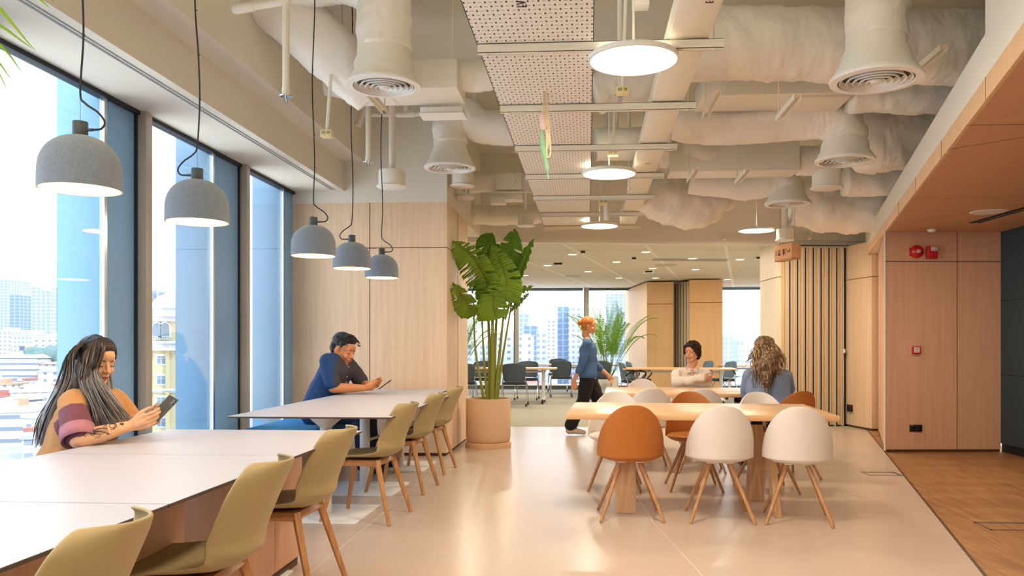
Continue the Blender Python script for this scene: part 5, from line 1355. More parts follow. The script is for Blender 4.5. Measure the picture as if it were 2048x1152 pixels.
b=MB(); b.tube([m1-ax*.018,m1+ax*.02,m1+ax*.05],[.0765,.080,.078],28,caps=False); b.tube([m1+ax*.05,m1+ax*.03],[.078,.062],28,caps=False); cu=b.build('sleeve_cuff',pink,sh,60,fix=False); mod(cu,'SOLIDIFY',thickness=.004)
B=Blob()
for yo in (-.10,.10):
    kn=V((-2.18,3.93+yo*1.2,.53)); an=V((-2.14,3.95+yo,.14)); B.chain([pel+V((0,yo,-.0)),kn,an],[.105,.074,.055])
B.done('trousers',mat('trouser_dark',(48,50,58),.9),P1,.009,4,None,fold(.004,9))
for yo in (-.10,.10):
    B=Blob(); an=V((-2.14,3.95+yo,.10)); B.chain([an+V((-.02,0,-.035)),an+V((.17,yo*.2,-.06))],[.045,.038]); B.done('shoe',M['black'],P1,.007,3)
# hair mass + strands
B=Blob()
def hq(x,y,z): return hc+HR@V((x*.95,y,z))
B.ell(hq(0,-.026,.044),(.086,.096,.084),HR); B.ell(hq(0,-.002,.080),(.073,.078,.048),HR); B.ell(hq(0,-.05,-.01),(.082,.070,.085),HR)
for sx in (-1,1): B.chain([hq(sx*.055,.018,.085),hq(sx*.080,.012,.03),hq(sx*.083,.0,-.05)],[.022,.018,.02])
B.chain([hq(0,-.08,.0),W(142,775,3.93),W(112,830,3.90),W(96,872,3.88)],[.075,.062,.062,.035])
B.chain([hq(.06,-.04,-.02),W(180,780,3.85),W(200,820,3.83),W(212,852,3.84)],[.035,.040,.036,.022])
B.chain([hq(-.06,-.04,-.03),W(212,790,4.05),W(222,830,4.03)],[.022,.028,.02])
hb=B.done('hair',[mh,mh2,mh4],P1,.006,5,lambda c,n:(0 if c.z>hc.z-.0+.05*noise.noise(c*20) else (1 if noise.noise(V((c.x*30,c.y*30,c.z*3)))>-.1 else 2)),lambda c,n:.006*noise.noise(V((c.x*45,c.y*45,c.z*5))))
rr=random.Random(5); S=[]
def jit(p,a): return p+V((rr.uniform(-a,a),rr.uniform(-a,a),rr.uniform(-a,a)*.5))
part=[hq(.012,y,z) for y,z in ((.055,.112),(.02,.128),(-.03,.134),(-.07,.118))]
gb=[[W(178,683,3.95),W(140,706,3.86),W(124,765,3.83),W(92,835,3.82),W(70,897,3.84)],
    [W(180,683,3.93),W(150,700,3.85),W(140,760,3.82),W(112,820,3.80),W(104,896,3.82)],
    [W(178,682,4.0),W(136,712,3.98),W(112,780,3.95),W(78,840,3.93),W(68,890,3.92)]]
gf=[[W(186,683,3.93),W(168,712,3.855),W(158,762,3.83),W(182,812,3.79),W(190,856,3.80)],
    [W(190,684,3.90),W(184,715,3.84),W(176,760,3.81),W(196,812,3.79),W(212,858,3.80)],
    [W(196,686,3.90),W(196,706,3.845),W(184,748,3.83),W(202,800,3.80),W(234,852,3.82)],
    [W(204,688,3.90),W(206,700,3.86),W(188,740,3.84),W(202,785,3.81),W(243,842,3.86)],
    [W(206,690,3.90),W(206,702,3.862),W(190,742,3.842),W(212,788,3.83),W(254,846,3.88)],[W(206,690,3.90),W(206,702,3.862),W(191,744,3.842),W(218,786,3.86),W(256,838,3.92)]]
gr=[[W(196,684,4.0),W(218,704,4.06),W(214,735,4.10),W(226,790,4.09),W(245,836,4.0)],
    [W(190,683,4.0),W(210,695,4.06),W(210,740,4.09),W(220,800,4.09),W(236,846,4.02)]]
def interp(gs,u):
    f=u*(len(gs)-1); i=min(int(f),len(gs)-2); k=f-i
    return [a*(1-k)+c*k for a,c in zip(gs[i],gs[i+1])]
for gs,cnt in ((gb,170),(gf,330),(gr,50)):
    for k in range(cnt):
        g=interp(gs,rr.random()); off=V((rr.uniform(-.008,.008),rr.uniform(-.012,.02),rr.uniform(-.004,.004)))
        L_=rr.uniform(.9,1.02); g=[jit(p+off*(i/3+.2),.005) for i,p in enumerate(g)]; 
        g[-1]=g[-2]+(g[-1]-g[-2])*L_; S.append(g)
top=[s_[:3] for s_ in S if rr.random()<.45]
strands(hb,'hair_strands',S,[mh,mh2,mh2,mh3,mh4],.0024,2)
strands(hb,'dark_root_strands',[[p+V((0,-.004,.003)) for p in s_] for s_ in top],[mh,mh,mh4],.0026,4)
# tattoos on the near forearm
b=MB(); dfa=(w1-e1).normalized(); upv=V((0,-1,.35)); upv=(upv-dfa*upv.dot(dfa)).normalized(); sdv=dfa.cross(upv)
if sdv.z<0: sdv=-sdv
Lf=(w1-e1).length
def fa(t,v):
    """point on the forearm skin: t along it, v across (metres)"""
    r=(.043+(.041-.043)*t/.4) if t<.4 else (.041+(.026-.041)*(t-.4)/.6)
    v_=max(-r*.97,min(r*.97,v)); return e1+dfa*(Lf*t)+sdv*v_+upv*(math.sqrt(max(0,r*r-v_*v_))+.0006)
rr=random.Random(9)
def tline(pts,w=.0011): b.tube([fa(*p) for p in pts],w,5,flat=1)
for k in range(15):
    y0=-.014+k*.0019; tline([(.24+.012*k/15+.30*j/9,y0+.006*math.sin(j*1.1+k*.8)+(j-4)*.0003*(k-7)) for j in range(10)],.0009)
tline([(.22+.045*(1-math.cos(a)),.004+.020*math.sin(a)) for a in [j*PI/8 for j in range(17)]],.0014)
tline([(.235+.03*(1-math.cos(a)),.004+.013*math.sin(a)) for a in [j*PI/8 for j in range(17)]],.0012)
tline([(.62+.10*math.sin(a),.012-.020*math.cos(a)) for a in [j*PI/10 for j in range(11)]],.0022)
tline([(.64+.055*math.sin(a),.012-.012*math.cos(a)) for a in [j*PI/8 for j in range(17)]],.0015); tline([(.60,.032),(.60,-.008)],.0022)
tline([(.78,.008),(.86,.010)],.0022); tline([(.82,.018),(.82,.0)],.0022); tline([(.79,.015),(.85,.002)],.0016)
tline([(.10,.012),(.12,.002),(.10,-.004),(.13,-.012)],.0012); tline([(.08,.0),(.14,.004)],.001)
tline([(.28,-.028),(.31,-.022),(.33,-.03),(.36,-.022),(.38,-.028)],.0013); tline([(.5,-.026),(.53,-.020),(.56,-.027)],.0012)
b.build('forearm_tattoo',mat('tattoo_ink',(62,56,62),.6),P1,60,fix=False)
# phone and bracelet
def phone(c,long_ax,face_n,lab,L_=.148,Wd=.072,back=(96,100,96)):
    l=V(long_ax).normalized(); n=V(face_n); n=(n-l*n.dot(l)).normalized(); x=l.cross(n)
    Mx=Matrix.Translation(c)@Matrix((x,l,n)).transposed().to_4x4()
    t=bpy.data.objects.new('smartphone',None); COL.objects.link(t); t.matrix_world=Mx; tag(t,lab,'phone')
    b=MB(); b.bbox(-Wd/2,Wd/2,-L_/2,L_/2,-.004,.0035,.0032); b.build('body',mat('phone_back',back,.3,.3),t)
    b=MB(); b.box(-Wd/2+.003,Wd/2-.003,-L_/2+.004,L_/2-.004,.0035,.0038); b.build('screen',mat('phone_screen',(26,30,38),.1),t,0)
    b=MB(); b.bbox(-Wd/2+.006,-.002,L_/2-.04,L_/2-.006,-.006,-.0038,.002)
    for yy in (.014,.030): b.tube([(-Wd/2+.014,L_/2-yy,-.0075),(-Wd/2+.014,L_/2-yy,-.0055)],.0055,14,mi=1)
    b.build('camera_bump',[mat('phone_bump',(150,152,148),.25,.4),M['black']],t)
    return t
phone(W(327,817,3.93),ph_up,V((-.52,.42,.62)),'grey green phone held in both hands by the person with long grey hair')
bw=w2+V((-.012,0,0)); bd=V((.9,-.1,.4)).normalized(); a1=bd.orthogonal().normalized(); a2=bd.cross(a1)
b=MB()
for k in range(20): b.ball(bw+(a1*math.cos(k*PI/10)+a2*math.sin(k*PI/10))*.031,.0048,8,6)
b.build('bead_bracelet',mat('beads_navy',(44,44,72),.3),P1,60)
# ---------------------------------------------------------------- man in navy shirt
YM=7.85; sk2=skinM('skin_tan',(208,142,100))
B=Blob(); hc=W(687,700,YM); HR=frame((.88,-.34,-.32),(.36,-.05,.92)); HS=1.24; head(B,hc,HR,HS,True)
s1=W(655,722,YM-.17); s2=W(697,728,YM+.18); nk=(s1+s2)/2+V((.0,0,.055)); pel=V((-2.64,YM,.57)); ch=(s1+s2)/2+V((-.02,0,-.10))
B.cap(hc+HR@V((0,-.045,-.12)),nk,.060,.066)
for yo in (-.085,.085): B.chain([ch+V((0,yo,.02)),(ch+pel)/2+V((0,yo,0)),pel+V((0,yo*1.1,0))],[.125,.125,.14])
B.cap(nk,s1,.055,.055); B.cap(nk,s2,.055,.055)
e1=W(667,776,YM-.22); e2=W(728,770,YM+.16); w1=W(728,776,YM-.06); w2=W(742,770,YM+.05)
for w_ in (e1,e2,w1,w2): w_.z=max(w_.z,.787)
B.chain([s1,e1],[.060,.050]); B.chain([s2,e2],[.060,.050]); B.chain([e1,e1*.6+w1*.4,w1],[.051,.048,.032]); B.chain([e2,e2*.5+w2*.5,w2],[.050,.044,.032])
for yo in (-.11,.11):
    kn=V((-2.20,YM+yo*1.3,.53)); an=V((-2.12,YM-.1+yo*1.6,.10)); B.chain([pel+V((0,yo,0)),kn,an],[.11,.07,.047]); B.chain([an+V((0,0,-.03)),an+V((.17,yo*.2,-.055))],[.038,.032])
hand(B,w1,V((.93,.20,.15)),V((.05,.7,.5)),V((-.2,-.1,1)),[(.5,.8,.6),(.6,.95,.6),(.65,1.0,.6),(.7,1.0,.6)],[(.8,.3,.45),(.95,.4,.1),(.9,.5,-.1)],1.08)
hand(B,w2,V((.93,-.20,.15)),V((.05,-.7,.5)),V((-.2,.1,1)),[(.5,.8,.6),(.6,.95,.6),(.65,1.0,.6),(.7,1.0,.6)],[(.8,.3,.45),(.95,.4,.1),(.9,.5,-.1)],1.08)
P2=person('person with short black hair in a navy short sleeved shirt at the far white table',B,sk2,.0046,None)
hk=mat('hair_black',(30,26,26),.5,spec=.4)
face_parts(P2,hc,HR,HS,hk,True,lip=(168,96,84))
navy=mat('shirt_navy',(26,66,118),.85,bump=.3,bscale=140); char=mat('shirt_charcoal',(62,60,72),.85,bump=.3,bscale=140)
B=Blob()
for yo in (-.085,.085): B.chain([ch+V((0,yo,.02)),(ch+pel)/2+V((-.02,yo,0)),pel+V((0,yo*1.1,.0))],[.142,.15,.165])
B.chain([nk+V((0,0,-.03)),s1],[.078,.076]); B.chain([nk+V((0,0,-.03)),s2],[.078,.076])
m1=s1*.18+e1*.82; m2=s2*.25+e2*.75; B.chain([s1,m1],[.078,.078]); B.chain([s2,m2],[.076,.076])
sh=B.done('shirt',[navy,char],P2,.0075,4,lambda c,n: 1 if (c.x>ch.x+.055+.02*noise.noise(c*8)) else 0,fold(.007,10,(1,1,.7),3))
b=MB(); cdir=HR@V((0,0,1)); b.tube([nk+V((.01,0,.0)),nk+cdir*.05+V((0,0,.012))],[.078,.070],24,caps=False); o=b.build('collar',navy,sh,60,fix=False); mod(o,'SOLIDIFY',thickness=.006)
b=MB()
for k in range(4): b.ball(ch+V((.135-.008*k,-.035,.06-.05*k)),.006,8,6)
b.build('buttons',M['white'],sh,60)
B=Blob()
for yo in (-.11,.11):
    kn=V((-2.20,YM+yo*1.3,.53)); an=V((-2.12,YM-.1+yo*1.6,.14)); B.chain([pel+V((0,yo,0)),kn,an],[.122,.085,.065])
B.done('jeans',mat('jeans_dark',(34,48,72),.9,bump=.3,bscale=200),P2,.009,4,None,fold(.005,9))
for yo in (-.11,.11):
    B=Blob(); an=V((-2.12,YM-.1+yo*1.6,.10)); B.chain([an+V((-.02,0,-.035)),an+V((.18,yo*.2,-.058))],[.048,.042]); B.done('shoe',M['black'],P2,.007,3)
def hq(x,y,z): return hc+HR@V((x,y,z))*HS
B=Blob(); k_=HS; B.ell(hq(0,-.022,.062),(.084*k_,.095*k_,.074*k_),HR); B.ell(hq(0,-.060,.012),(.077*k_,.054*k_,.080*k_),HR); B.ell(hq(0,.014,.092),(.068*k_,.068*k_,.040*k_),HR)
for sx in (-1,1): B.chain([hq(sx*.068,.02,.060),hq(sx*.073,.018,.022)],[.018*k_,.006])
hb=B.done('hair',hk,P2,.005,3,None,lambda c,n:.006*noise.noise(c*60))
rr=random.Random(11); S=[]
for k in range(420):
    a=rr.uniform(-1.35,1.35); y=rr.uniform(-.10,.075)
    p0=hq(math.sin(a)*.078,y,.062+math.cos(a)*.073-(max(0,abs(y+.02)-.04)*.5)); d=HR@V((math.sin(a)*.35,.8,.25 if y>0 else .0)); S.append([p0,p0+d*.010*HS,p0+d*.022*HS+HR@V((math.sin(a)*.004,0,-.004))])
strands(hb,'hair_strands',S,[hk,mat('hair_black_brown',(52,42,38),.45)],.0022,3,seg=2)  # strands drawn at random in black and a browner black
phone(W(774,768,YM+.0)+V((-.02,0,-.006)),(W(787,757,YM)-W(757,779,YM)),V((-.6,-.05,.7)),'dark phone held by the person in the navy shirt',back=(30,32,38),Wd=.070)
# ---------------------------------------------------------------- person in cream striped shirt, arms crossed
YC=9.62; sk3=skinM('skin_light',(220,162,124))
B=Blob(); hc=W(1384,705,YC-.03); HR=frame((-.60,-.80,-.04),(0,0,1)); head(B,hc,HR,.98,False)
s1=W(1354,748,YC+.0); s2=W(1411,748,YC+.02); nk=(s1+s2)/2+V((0,0,.06)); pel=V((nk.x,YC+.14,.55)); ch=(s1+s2)/2+V((0,.02,-.1))
B.cap(hc+HR@V((0,-.035,-.1)),nk,.045,.05)
for xo in (-.08,.08): B.chain([ch+V((xo,0,.03)),(ch+pel)/2+V((xo,0,0)),pel+V((xo*1.1,0,0))],[.105,.10,.12])
B.cap(nk,s1,.046,.048); B.cap(nk,s2,.046,.048)
e1=W(1352,776,YC-.16); e2=W(1415,776,YC-.16); 
for e_ in (e1,e2): e_.z=.79
w1=V((ch.x+.09,YC-.30,.845)); w2=V((ch.x-.07,YC-.25,.800))
B.chain([s1,e1,w1],[.05,.042,.028]); B.chain([s2,e2,w2],[.05,.042,.028])
hand(B,w1,V((.85,.35,-.05)),V((0,1,-.2)),V((0,.2,1)),[.3,.3,.35,.4],[(.7,.2,.6),(.9,.1,.3),(1,.1,.1)],.92)
hand(B,w2,V((-.85,.35,-.03)),V((0,1,-.2)),V((0,.2,1)),[.3,.3,.35,.4],[(.7,.2,.6),(.9,.1,.3),(1,.1,.1)],.92)
for xo in (-.1,.1):
    kn=V((pel.x+xo*1.2,YC-.36,.52)); an=V((pel.x+xo*1.2,YC-.34,.1)); B.chain([pel+V((xo,0,0)),kn,an],[.095,.062,.042]); B.chain([an,an+V((0,-.15,-.055))],[.036,.03])
P3=person('person in a cream striped shirt with arms crossed on the rear wooden table',B,sk3,.0048,None)
hb_=mat('hair_darkbrown',(52,38,32),.7,spec=.15)
face_parts(P3,hc,HR,.98,hb_,False)
def stripe(nm,c1,c2,ax,sc):
    m,N,L,P=nodes(nm); P.inputs['Roughness'].default_value=.9; tc=N.new('ShaderNodeTexCoord'); sp=N.new('ShaderNodeSeparateXYZ'); L.new(tc.outputs['Object'],sp.inputs[0])
    a=N.new('ShaderNodeMath'); a.operation='MULTIPLY'; a.inputs[1].default_value=sc; L.new(sp.outputs[ax],a.inputs[0]); f=N.new('ShaderNodeMath'); f.operation='FRACT'; L.new(a.outputs[0],f.inputs[0])
    g=N.new('ShaderNodeMath'); g.operation='LESS_THAN'; g.inputs[1].default_value=.25; L.new(f.outputs[0],g.inputs[0])
    x=N.new('ShaderNodeMix'); x.data_type='RGBA'; x.inputs[6].default_value=srgb(*c1); x.inputs[7].default_value=srgb(*c2); L.new(g.outputs[0],x.inputs[0]); L.new(x.outputs[2],P.inputs['Base Color']); return m
cs=stripe('shirt_cream_stripe',(236,226,216),(226,204,188),0,62)
B=Blob()
for xo in (-.08,.08): B.chain([ch+V((xo,0,.03)),(ch+pel)/2+V((xo*1.1,0,0)),pel+V((xo*1.1,0,-.02))],[.128,.13,.145])
B.chain([nk+V((0,0,-.035)),s1],[.062,.066]); B.chain([nk+V((0,0,-.035)),s2],[.062,.066])
B.chain([s1,e1,w1],[.068,.060,.044]); B.chain([s2,e2,w2],[.068,.060,.044])
sh=B.done('shirt',cs,P3,.007,4,None,fold(.009,12,(1,1,1),5))
for sx in (-1,1):
    b=MB(); b.add([nk+V((sx*.045,.02,.05)),nk+V((sx*.062,-.045,.022)),nk+V((sx*.060,-.100,-.045)),nk+V((sx*.015,-.090,-.03))],[(0,1,2,3)]); o=b.build('collar_flap',cs,sh,0,fix=False); mod(o,'SOLIDIFY',thickness=.006)
b=MB(); b.add([nk+V((-.02,-.072,-.01)),nk+V((.02,-.072,-.01)),nk+V((0,-.108,-.115))],[(0,1,2)]); o=b.build('open_neck',sk3,sh,0,fix=False); mod(o,'SOLIDIFY',thickness=.004)
b=MB()
for k in range(3): b.ball(ch+V((.0,-.128,.0-.055*k)),.006,8,6)
b.build('buttons',M['white'],sh,60)
B=Blob()
for xo in (-.1,.1):
    kn=V((pel.x+xo*1.2,YC-.36,.52)); an=V((pel.x+xo*1.2,YC-.34,.14)); B.chain([pel+V((xo,0,0)),kn,an],[.105,.08,.07])
B.done('trousers',mat('trouser_pale',(214,208,204),.9),P3,.009,4)
for xo in (-.1,.1):
    B=Blob(); an=V((pel.x+xo*1.2,YC-.34,.1)); B.chain([an+V((0,.02,-.035)),an+V((0,-.17,-.058))],[.045,.038]); B.done('shoe',M['white'],P3,.007,3)
def hq(x,y,z): return hc+HR@V((x,y,z))*.98
B=Blob(); B.ell(hq(0,-.024,.052),(.094,.104,.092),HR); B.ell(hq(0,-.058,-.015),(.088,.064,.088),HR); 
for sx in (-1,1): B.chain([hq(sx*.050,.050,.075),hq(sx*.082,.02,.02),hq(sx*.084,.002,-.035)],[.026,.022,.016])
B.chain([hq(-.03,.065,.088),hq(.05,.058,.080)],[.022,.022])
hb=B.done('hair',hb_,P3,.005,3,None,lambda c,n:.007*noise.noise(V((c.x*50,c.y*50,c.z*18))))
rr=random.Random(12); S=[]
for k in range(420):
    a=rr.uniform(-2.9,2.9); r0=rr.uniform(.2,.9)
    def sp_(t,f): return hq(math.sin(a)*.096*math.sin(t)*f,-.022+math.cos(a)*.104*math.sin(t)*f,.05+.094*math.cos(t)*f)
    tm=(1.22 if abs(a)<.65 else (1.75 if abs(a)<1.6 else 2.1)); t0=rr.uniform(.1,.9); S.append([sp_(t0,1),sp_(t0+(tm-t0)*.5,1.01),sp_(min(tm,t0+.9)+rr.uniform(-.1,.1),1.0)])
strands(hb,'hair_strands',S,[hb_,mat('hair_brown_mid',(86,62,48),.45)],.0024,3,seg=3)
# ---------------------------------------------------------------- woman in blue blazer seen from behind
YB=7.85
B=Blob(); hc=W(1527,700,YB+.03); HR=frame((-.25,.96,-.05),(0,0,1)); head(B,hc,HR,.98,False)
s1=W(1499,752,YB); s2=W(1571,752,YB+.0); nk=(s1+s2)/2+V((0,0,.085)); pel=V((nk.x+.02,YB-.08,.57)); ch=(s1+s2)/2+V((0,0,-.09))
B.cap(hc+HR@V((0,-.035,-.1)),nk,.045,.05)
for xo in (-.085,.085): B.chain([ch+V((xo,0,.03)),(ch+pel)/2+V((xo*.85,0,0)),pel+V((xo*1.2,0,0))],[.105,.095,.125])
B.cap(nk,s1,.046,.048); B.cap(nk,s2,.046,.048)
e1=W(1493,788,YB+.10); e2=W(1577,778,YB+.10); w1=e1+V((.10,.24,.03)); w2=e2+V((-.14,.22,.03)); w1.z=w2.z=.79
B.chain([s1,e1,w1],[.05,.042,.027]); B.chain([s2,e2,w2],[.05,.042,.027])
hand(B,w1,V((.5,.8,0)),V((0,0,-1)),V((1,-.3,0)),[.25]*4,[(.7,.1,.6),(.9,.1,.3),(1,.1,.1)],.92)
hand(B,w2,V((-.6,.8,0)),V((0,0,-1)),V((-1,-.3,0)),[.25]*4,[(.7,.1,.6),(.9,.1,.3),(1,.1,.1)],.92)
for xo in (-.1,.1):
    kn=V((pel.x-.05+xo*1.2,YB+.40,.53)); an=V((pel.x-.05+xo*1.2,YB+.36,.1)); B.chain([pel+V((xo,0,0)),kn,an],[.10,.065,.043]); B.chain([an,an+V((0,.15,-.055))],[.036,.03])
P4=person('person seen from behind with long curly light brown hair and a blue grey blazer',B,sk3,.0055,None)
bl=mat('blazer_blue',(126,140,168),.85,bump=.35,bscale=110)
B=Blob()
for xo in (-.085,.085): B.chain([ch+V((xo,0,.035)),(ch+pel)/2+V((xo*.95,0,0)),pel+V((xo*1.3,0,.02)),pel+V((xo*1.4,0,-.08))],[.125,.122,.145,.15])
B.chain([nk+V((0,0,-.05)),s1],[.062,.068]); B.chain([nk+V((0,0,-.05)),s2],[.062,.068])
q1=e1*.75+w1*.25; q2=e2*.7+w2*.3
B.chain([s1,e1,q1],[.068,.060,.056]); B.chain([s2,e2,q2],[.068,.060,.056])
sh=B.done('blazer',bl,P4,.007,4,None,fold(.010,11,(1,1,.55),8))
b=MB(); b.tube([(ch.x,YB-.136,ch.z+.06),(ch.x+.004,YB-.128,ch.z-.18),(pel.x,pel.y-.15,pel.z+.0)],.0025,5); b.build('back_seam',mat('blazer_seam',(88,102,140),.9),sh,60)
for q,ee in ((q1,e1),(q2,e2)):
    b=MB(); d=(q-ee).normalized(); b.tube([q-d*.02,q+d*.025],[.064,.058],22,caps=False); o=b.build('rolled_cuff',bl,sh,60,fix=False); mod(o,'SOLIDIFY',thickness=.006)
B=Blob()
for xo in (-.1,.1):
    kn=V((pel.x-.05+xo*1.2,YB+.40,.53)); an=V((pel.x-.05+xo*1.2,YB+.36,.14)); B.chain([pel+V((xo,0,0)),kn,an],[.115,.085,.075])
B.done('trousers',mat('trouser_black',(26,26,30),.9),P4,.009,4)
for xo in (-.1,.1):
    B=Blob(); an=V((pel.x-.05+xo*1.2,YB+.36,.1)); B.chain([an+V((0,-.02,-.035)),an+V((0,.17,-.058))],[.045,.038]); B.done('shoe',M['black'],P4,.007,3)
c1=mat('curl_brown',(120,90,62),.5); c2=mat('curl_blonde',(214,182,136),.45); c3=mat('curl_dark',(82,60,42),.5); c4=mat('curl_mid',(176,142,100),.5)
def hq(x,y,z): return hc+HR@V((x,y,z))
B=Blob(); B.ell(hq(0,-.02,.045),(.098,.104,.09),HR); B.ell(hq(.0,-.05,-.05),(.115,.085,.12),HR); B.chain([hq(0,-.08,-.1),W(1532,735,YB-.13),W(1533,762,YB-.155)],[.11,.085,.05])
hb=B.done('hair',[c1,c3,c4],P4,.007,3,lambda c,n:(int(3*abs(noise.noise(V((c.x*40,c.y*40,c.z*8)))*2))%3),lambda c,n:.016*noise.noise(V((c.x*32,c.y*32,c.z*20))))
rr=random.Random(21); S=[]
for k in range(340):
    a=rr.uniform(0,2*PI); u=rr.uniform(-1,1); ph_=rr.uniform(0,6.28); fr=rr.uniform(5,8); am=rr.uniform(.007,.014)
    yy_=rr.uniform(-.10,.05); top_=hq(u*.06,yy_,.134-.9*(u*.06)**2/.09-.9*(yy_+.02)**2/.10); side=abs(u)
    end=W(1532+u*34*(1-.25*rr.random()),rr.choice([735,748,760,772,785]) - 30*side*rr.random(),YB-.15+.05*side)
    if rr.random()<.3: end=W(1532+u*44,rr.uniform(715,745),YB-.06)
    n_=16; pts=[]
    mid=hq(u*.115,-.10+.05*side,-.03)
    for i in range(n_):
        t=i/(n_-1); p=top_*(1-t)**2+mid*2*t*(1-t)*1.0+end*t*t if True else None
        p=top_*(1-t)**2+(mid+V((u*.02,-.05,.05)))*2*t*(1-t)+end*t*t
        w_=am*min(1,t*3); pts.append(p+V((math.cos(ph_+t*fr*3.1)*w_,math.sin(ph_+t*fr*3.1)*w_*.8,0)))
    S.append(pts)
strands(hb,'curly_locks',S,[c1,c2,c3,c4,c4],.0042,6,seg=1,flat=.7)
# ---------------------------------------------------------------- walking person
YK=11.0
B=Blob(); hc=W(1178,652,YK); HR=frame((.97,-.1,-.12),(.1,0,1)); head(B,hc,HR,.98,False)
nk=W(1174,676,YK)+V((0,0,-.01)); s1=W(1174,688,YK-.17); s2=W(1178,688,YK+.17); pel=W(1176,752,YK); ch=(s1+s2)/2+V((0,0,-.08))
B.cap(hc+HR@V((0,-.035,-.1)),nk,.044,.05)
for yo in (-.07,.07): B.chain([ch+V((0,yo,.0)),(ch+pel)/2+V((0,yo*.8,0)),pel+V((0,yo*1.2,0))],[.10,.088,.115])
B.cap(nk,s1,.042,.046); B.cap(nk,s2,.042,.046)
e1=s1+V((-.07,-.04,-.27)); w1=e1+V((-.10,.0,-.21)); e2=s2+V((.08,.03,-.27)); w2=e2+V((.17,0,-.15))
B.chain([s1,e1,w1],[.047,.038,.026]); B.chain([s2,e2,w2],[.047,.038,.026])
hand(B,w1,V((-.1,0,-1)),V((.1,1,0)),V((1,0,0)),[.35]*4,[(.8,.1,.5),(.95,.1,.2),(1,.1,0)],.9); hand(B,w2,V((.5,0,-.8)),V((0,-1,0)),V((1,0,.4)),[.35]*4,[(.8,.1,.5),(.95,.1,.2),(1,.1,0)],.9)
an1=W(1143,862,YK-.02); an1.z=.105; kn1=(pel+an1)/2+V((.05,-.07,.02)); hip1=pel+V((0,-.09,0)); hip2=pel+V((0,.09,0)); kn2=W(1197,800,YK+.08); an2=V((kn2.x+.04,YK+.08,.135))
B.chain([hip1,kn1,an1],[.095,.06,.042]); B.chain([hip2,kn2,an2],[.095,.06,.042])
B.chain([an1+V((-.02,0,-.045)),an1+V((.15,-.0,-.07))],[.036,.026]); B.chain([an2+V((0,0,-.05)),an2+V((.15,.0,-.055))],[.036,.026])
P5=person('person walking past in a blue shirt and wide black trousers, ginger hair tied back',B,sk3,.0058,None)
gin=mat('hair_ginger',(206,122,54),.5)
face_parts(P5,hc,HR,.98,gin,False)
B=Blob()
for yo in (-.07,.07): B.chain([ch+V((0,yo,.0)),(ch+pel)/2+V((0,yo*.9,0)),pel+V((0,yo*1.2,.03))],[.118,.112,.128])
B.chain([nk+V((0,0,-.03)),s1],[.058,.062]); B.chain([nk+V((0,0,-.03)),s2],[.058,.062]); B.chain([s1,e1,e1*.55+w1*.45],[.060,.054,.048]); B.chain([s2,e2,e2*.55+w2*.45],[.060,.054,.048])
B.done('shirt',mat('shirt_denim_blue',(72,108,156),.85,bump=.3,bscale=120),P5,.008,4,None,fold(.008,10))
B=Blob(); B.cap(hip1+V((0,0,.04)),hip2+V((0,0,.04)),.115,.115); B.chain([hip1,kn1,an1+V((-.01,0,.03))],[.112,.085,.085]); B.chain([hip2,kn2,an2+V((-.01,0,.03))],[.112,.088,.105])
B.done('trousers',mat('trouser_black_2',(24,24,28),.9),P5,.009,4,None,fold(.007,10))
sh_=mat('sneaker_beige',(206,188,170),.7); so_=mat('sneaker_sole',(232,226,220),.6)
for an,dz in ((an1,-.07),(an2,-.07)):
    B=Blob(); B.chain([an+V((-.035,0,-.045)),an+V((.05,0,-.045)),an+V((.165,0,-.068))],[.046,.044,.032]); B.ell(an+V((.10,0,-.062)),(.09,.044,.032))
    o=B.done('sneaker',[sh_,so_],P5,.006,3,lambda c,n,an=an: 1 if c.z<an.z-.083 else 0)
B=Blob(); B.ell(hc+HR@V((0,-.024,.048)),(.084,.098,.084),HR); B.ell(hc+HR@V((0,-.05,.0)),(.076,.06,.08),HR); B.ell(hc+HR@V((0,-.125,.03)),(.036,.04,.036),HR)
B.done('hair',gin,P5,.006,3,None,lambda c,n:.006*noise.noise(c*45))
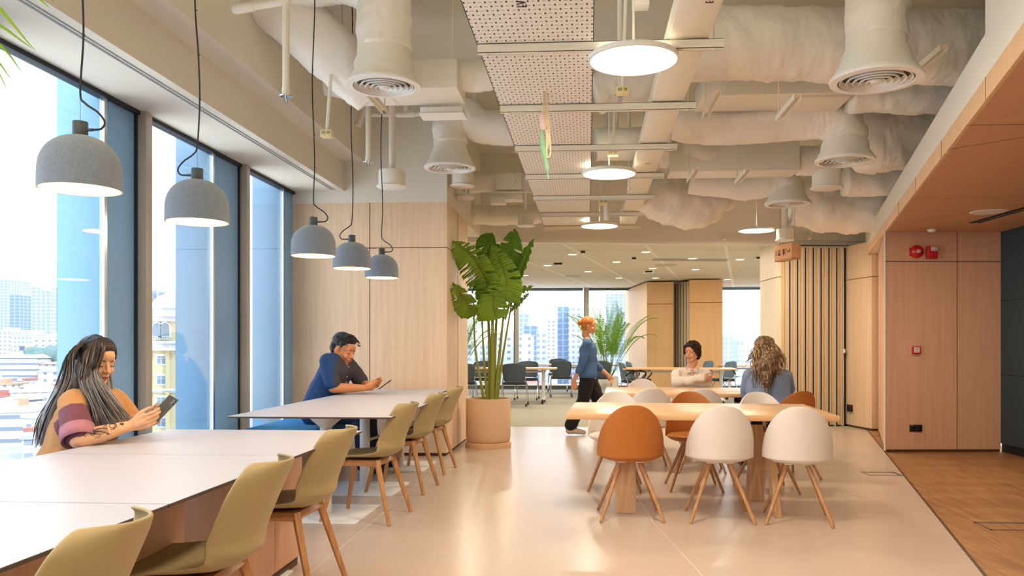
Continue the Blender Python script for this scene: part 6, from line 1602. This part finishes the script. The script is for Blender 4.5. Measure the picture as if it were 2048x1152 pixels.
# ================================================================ WORLD, LIGHT, CAMERA
w=bpy.data.worlds.new('sky'); SC.world=w; w.use_nodes=True
N=w.node_tree.nodes; L=w.node_tree.links; bg=N['Background']
tc=N.new('ShaderNodeTexCoord'); sp=N.new('ShaderNodeSeparateXYZ'); rp=N.new('ShaderNodeValToRGB')
L.new(tc.outputs['Generated'],sp.inputs[0]); L.new(sp.outputs[2],rp.inputs[0]); L.new(rp.outputs[0],bg.inputs[0])
e=rp.color_ramp.elements; e[0].position=0; e[0].color=srgb(238,246,253); e[1].position=1; e[1].color=srgb(170,206,246)
x=rp.color_ramp.elements.new(.12); x.color=srgb(226,240,255)
x=rp.color_ramp.elements.new(.35); x.color=srgb(236,243,255)
bg.inputs[1].default_value=SKY
def area(nm,loc,rot,sx,sy,e,col,shape='RECTANGLE',portal=False):
    l=bpy.data.lights.new(nm,'AREA'); l.shape=shape; l.size=sx; l.size_y=sy; l.energy=e; l.color=col
    o=bpy.data.objects.new(nm,l); COL.objects.link(o); o.location=loc; o.rotation_euler=rot
    if portal: l.cycles.is_portal=True
    return o
area('window_portal',(-3.6,1.9,1.5),(0,-PI/2,0),2.9,14,1,(1,1,1),portal=True)
area('far_portal',(.0,22.75,1.4),(-PI/2,0,0),9,2.8,1,(1,1,1),portal=True)
s=bpy.data.lights.new('sun','SUN'); s.energy=SUNE; s.color=(1,.95,.86); s.angle=.02
o=bpy.data.objects.new('sun',s); COL.objects.link(o); o.rotation_euler=Vector((-.75,.45,-.75)).to_track_quat('-Z','Y').to_euler()
# ceiling lamps that continue behind the camera and along the corridor (the same kinds as those in view; their uplights are added to brighten the ceiling)
for (x,y) in ((-1.9,1.5),(-1.9,-.8),(.35,2.4),(.35,-.2),(.35,-2.8),(1.6,1.0)):
    area('disc_light',(x,y,2.78),(0,0,0),.47,.47,LAMP,(1,.82,.6),'DISK'); area('added_uplight',(x,y,2.83),(PI,0,0),.45,.45,UPL,(1,.86,.68),'DISK')
for (x,y) in ((3.6,7.6),(3.4,5.0),(3.2,2.4),(3.2,-.5)):
    area('corridor_downlight',(x,y,2.49),(0,0,0),.12,.12,CORR,(1,.80,.58),'DISK')
for (x,y) in ((-2,14),(0,14),(2,14.4),(4.4,14.5),(-2,17),(0,17),(2,17),(4.4,17),(-2,20),(0,20),(4.4,20)):
    area('far_downlight',(x,y,ZF-.02),(0,0,0),.15,.15,FARL,(1,.88,.7),'DISK')
cam=bpy.data.cameras.new('camera'); co=bpy.data.objects.new('camera',cam); COL.objects.link(co)
co.location=(0,0,CH); co.rotation_euler=(PI/2,0,TH); cam.sensor_width=36; cam.lens=CF/2048*36
cam.shift_x=(1024-CPX)/2048; cam.shift_y=(CPY-576)/2048; cam.clip_end=6000; cam.clip_start=.05
SC.camera=co
v=SC.view_settings; v.view_transform='Standard'; v.look='None'; v.gamma=1; v.use_curve_mapping=False; v.exposure=EXPO
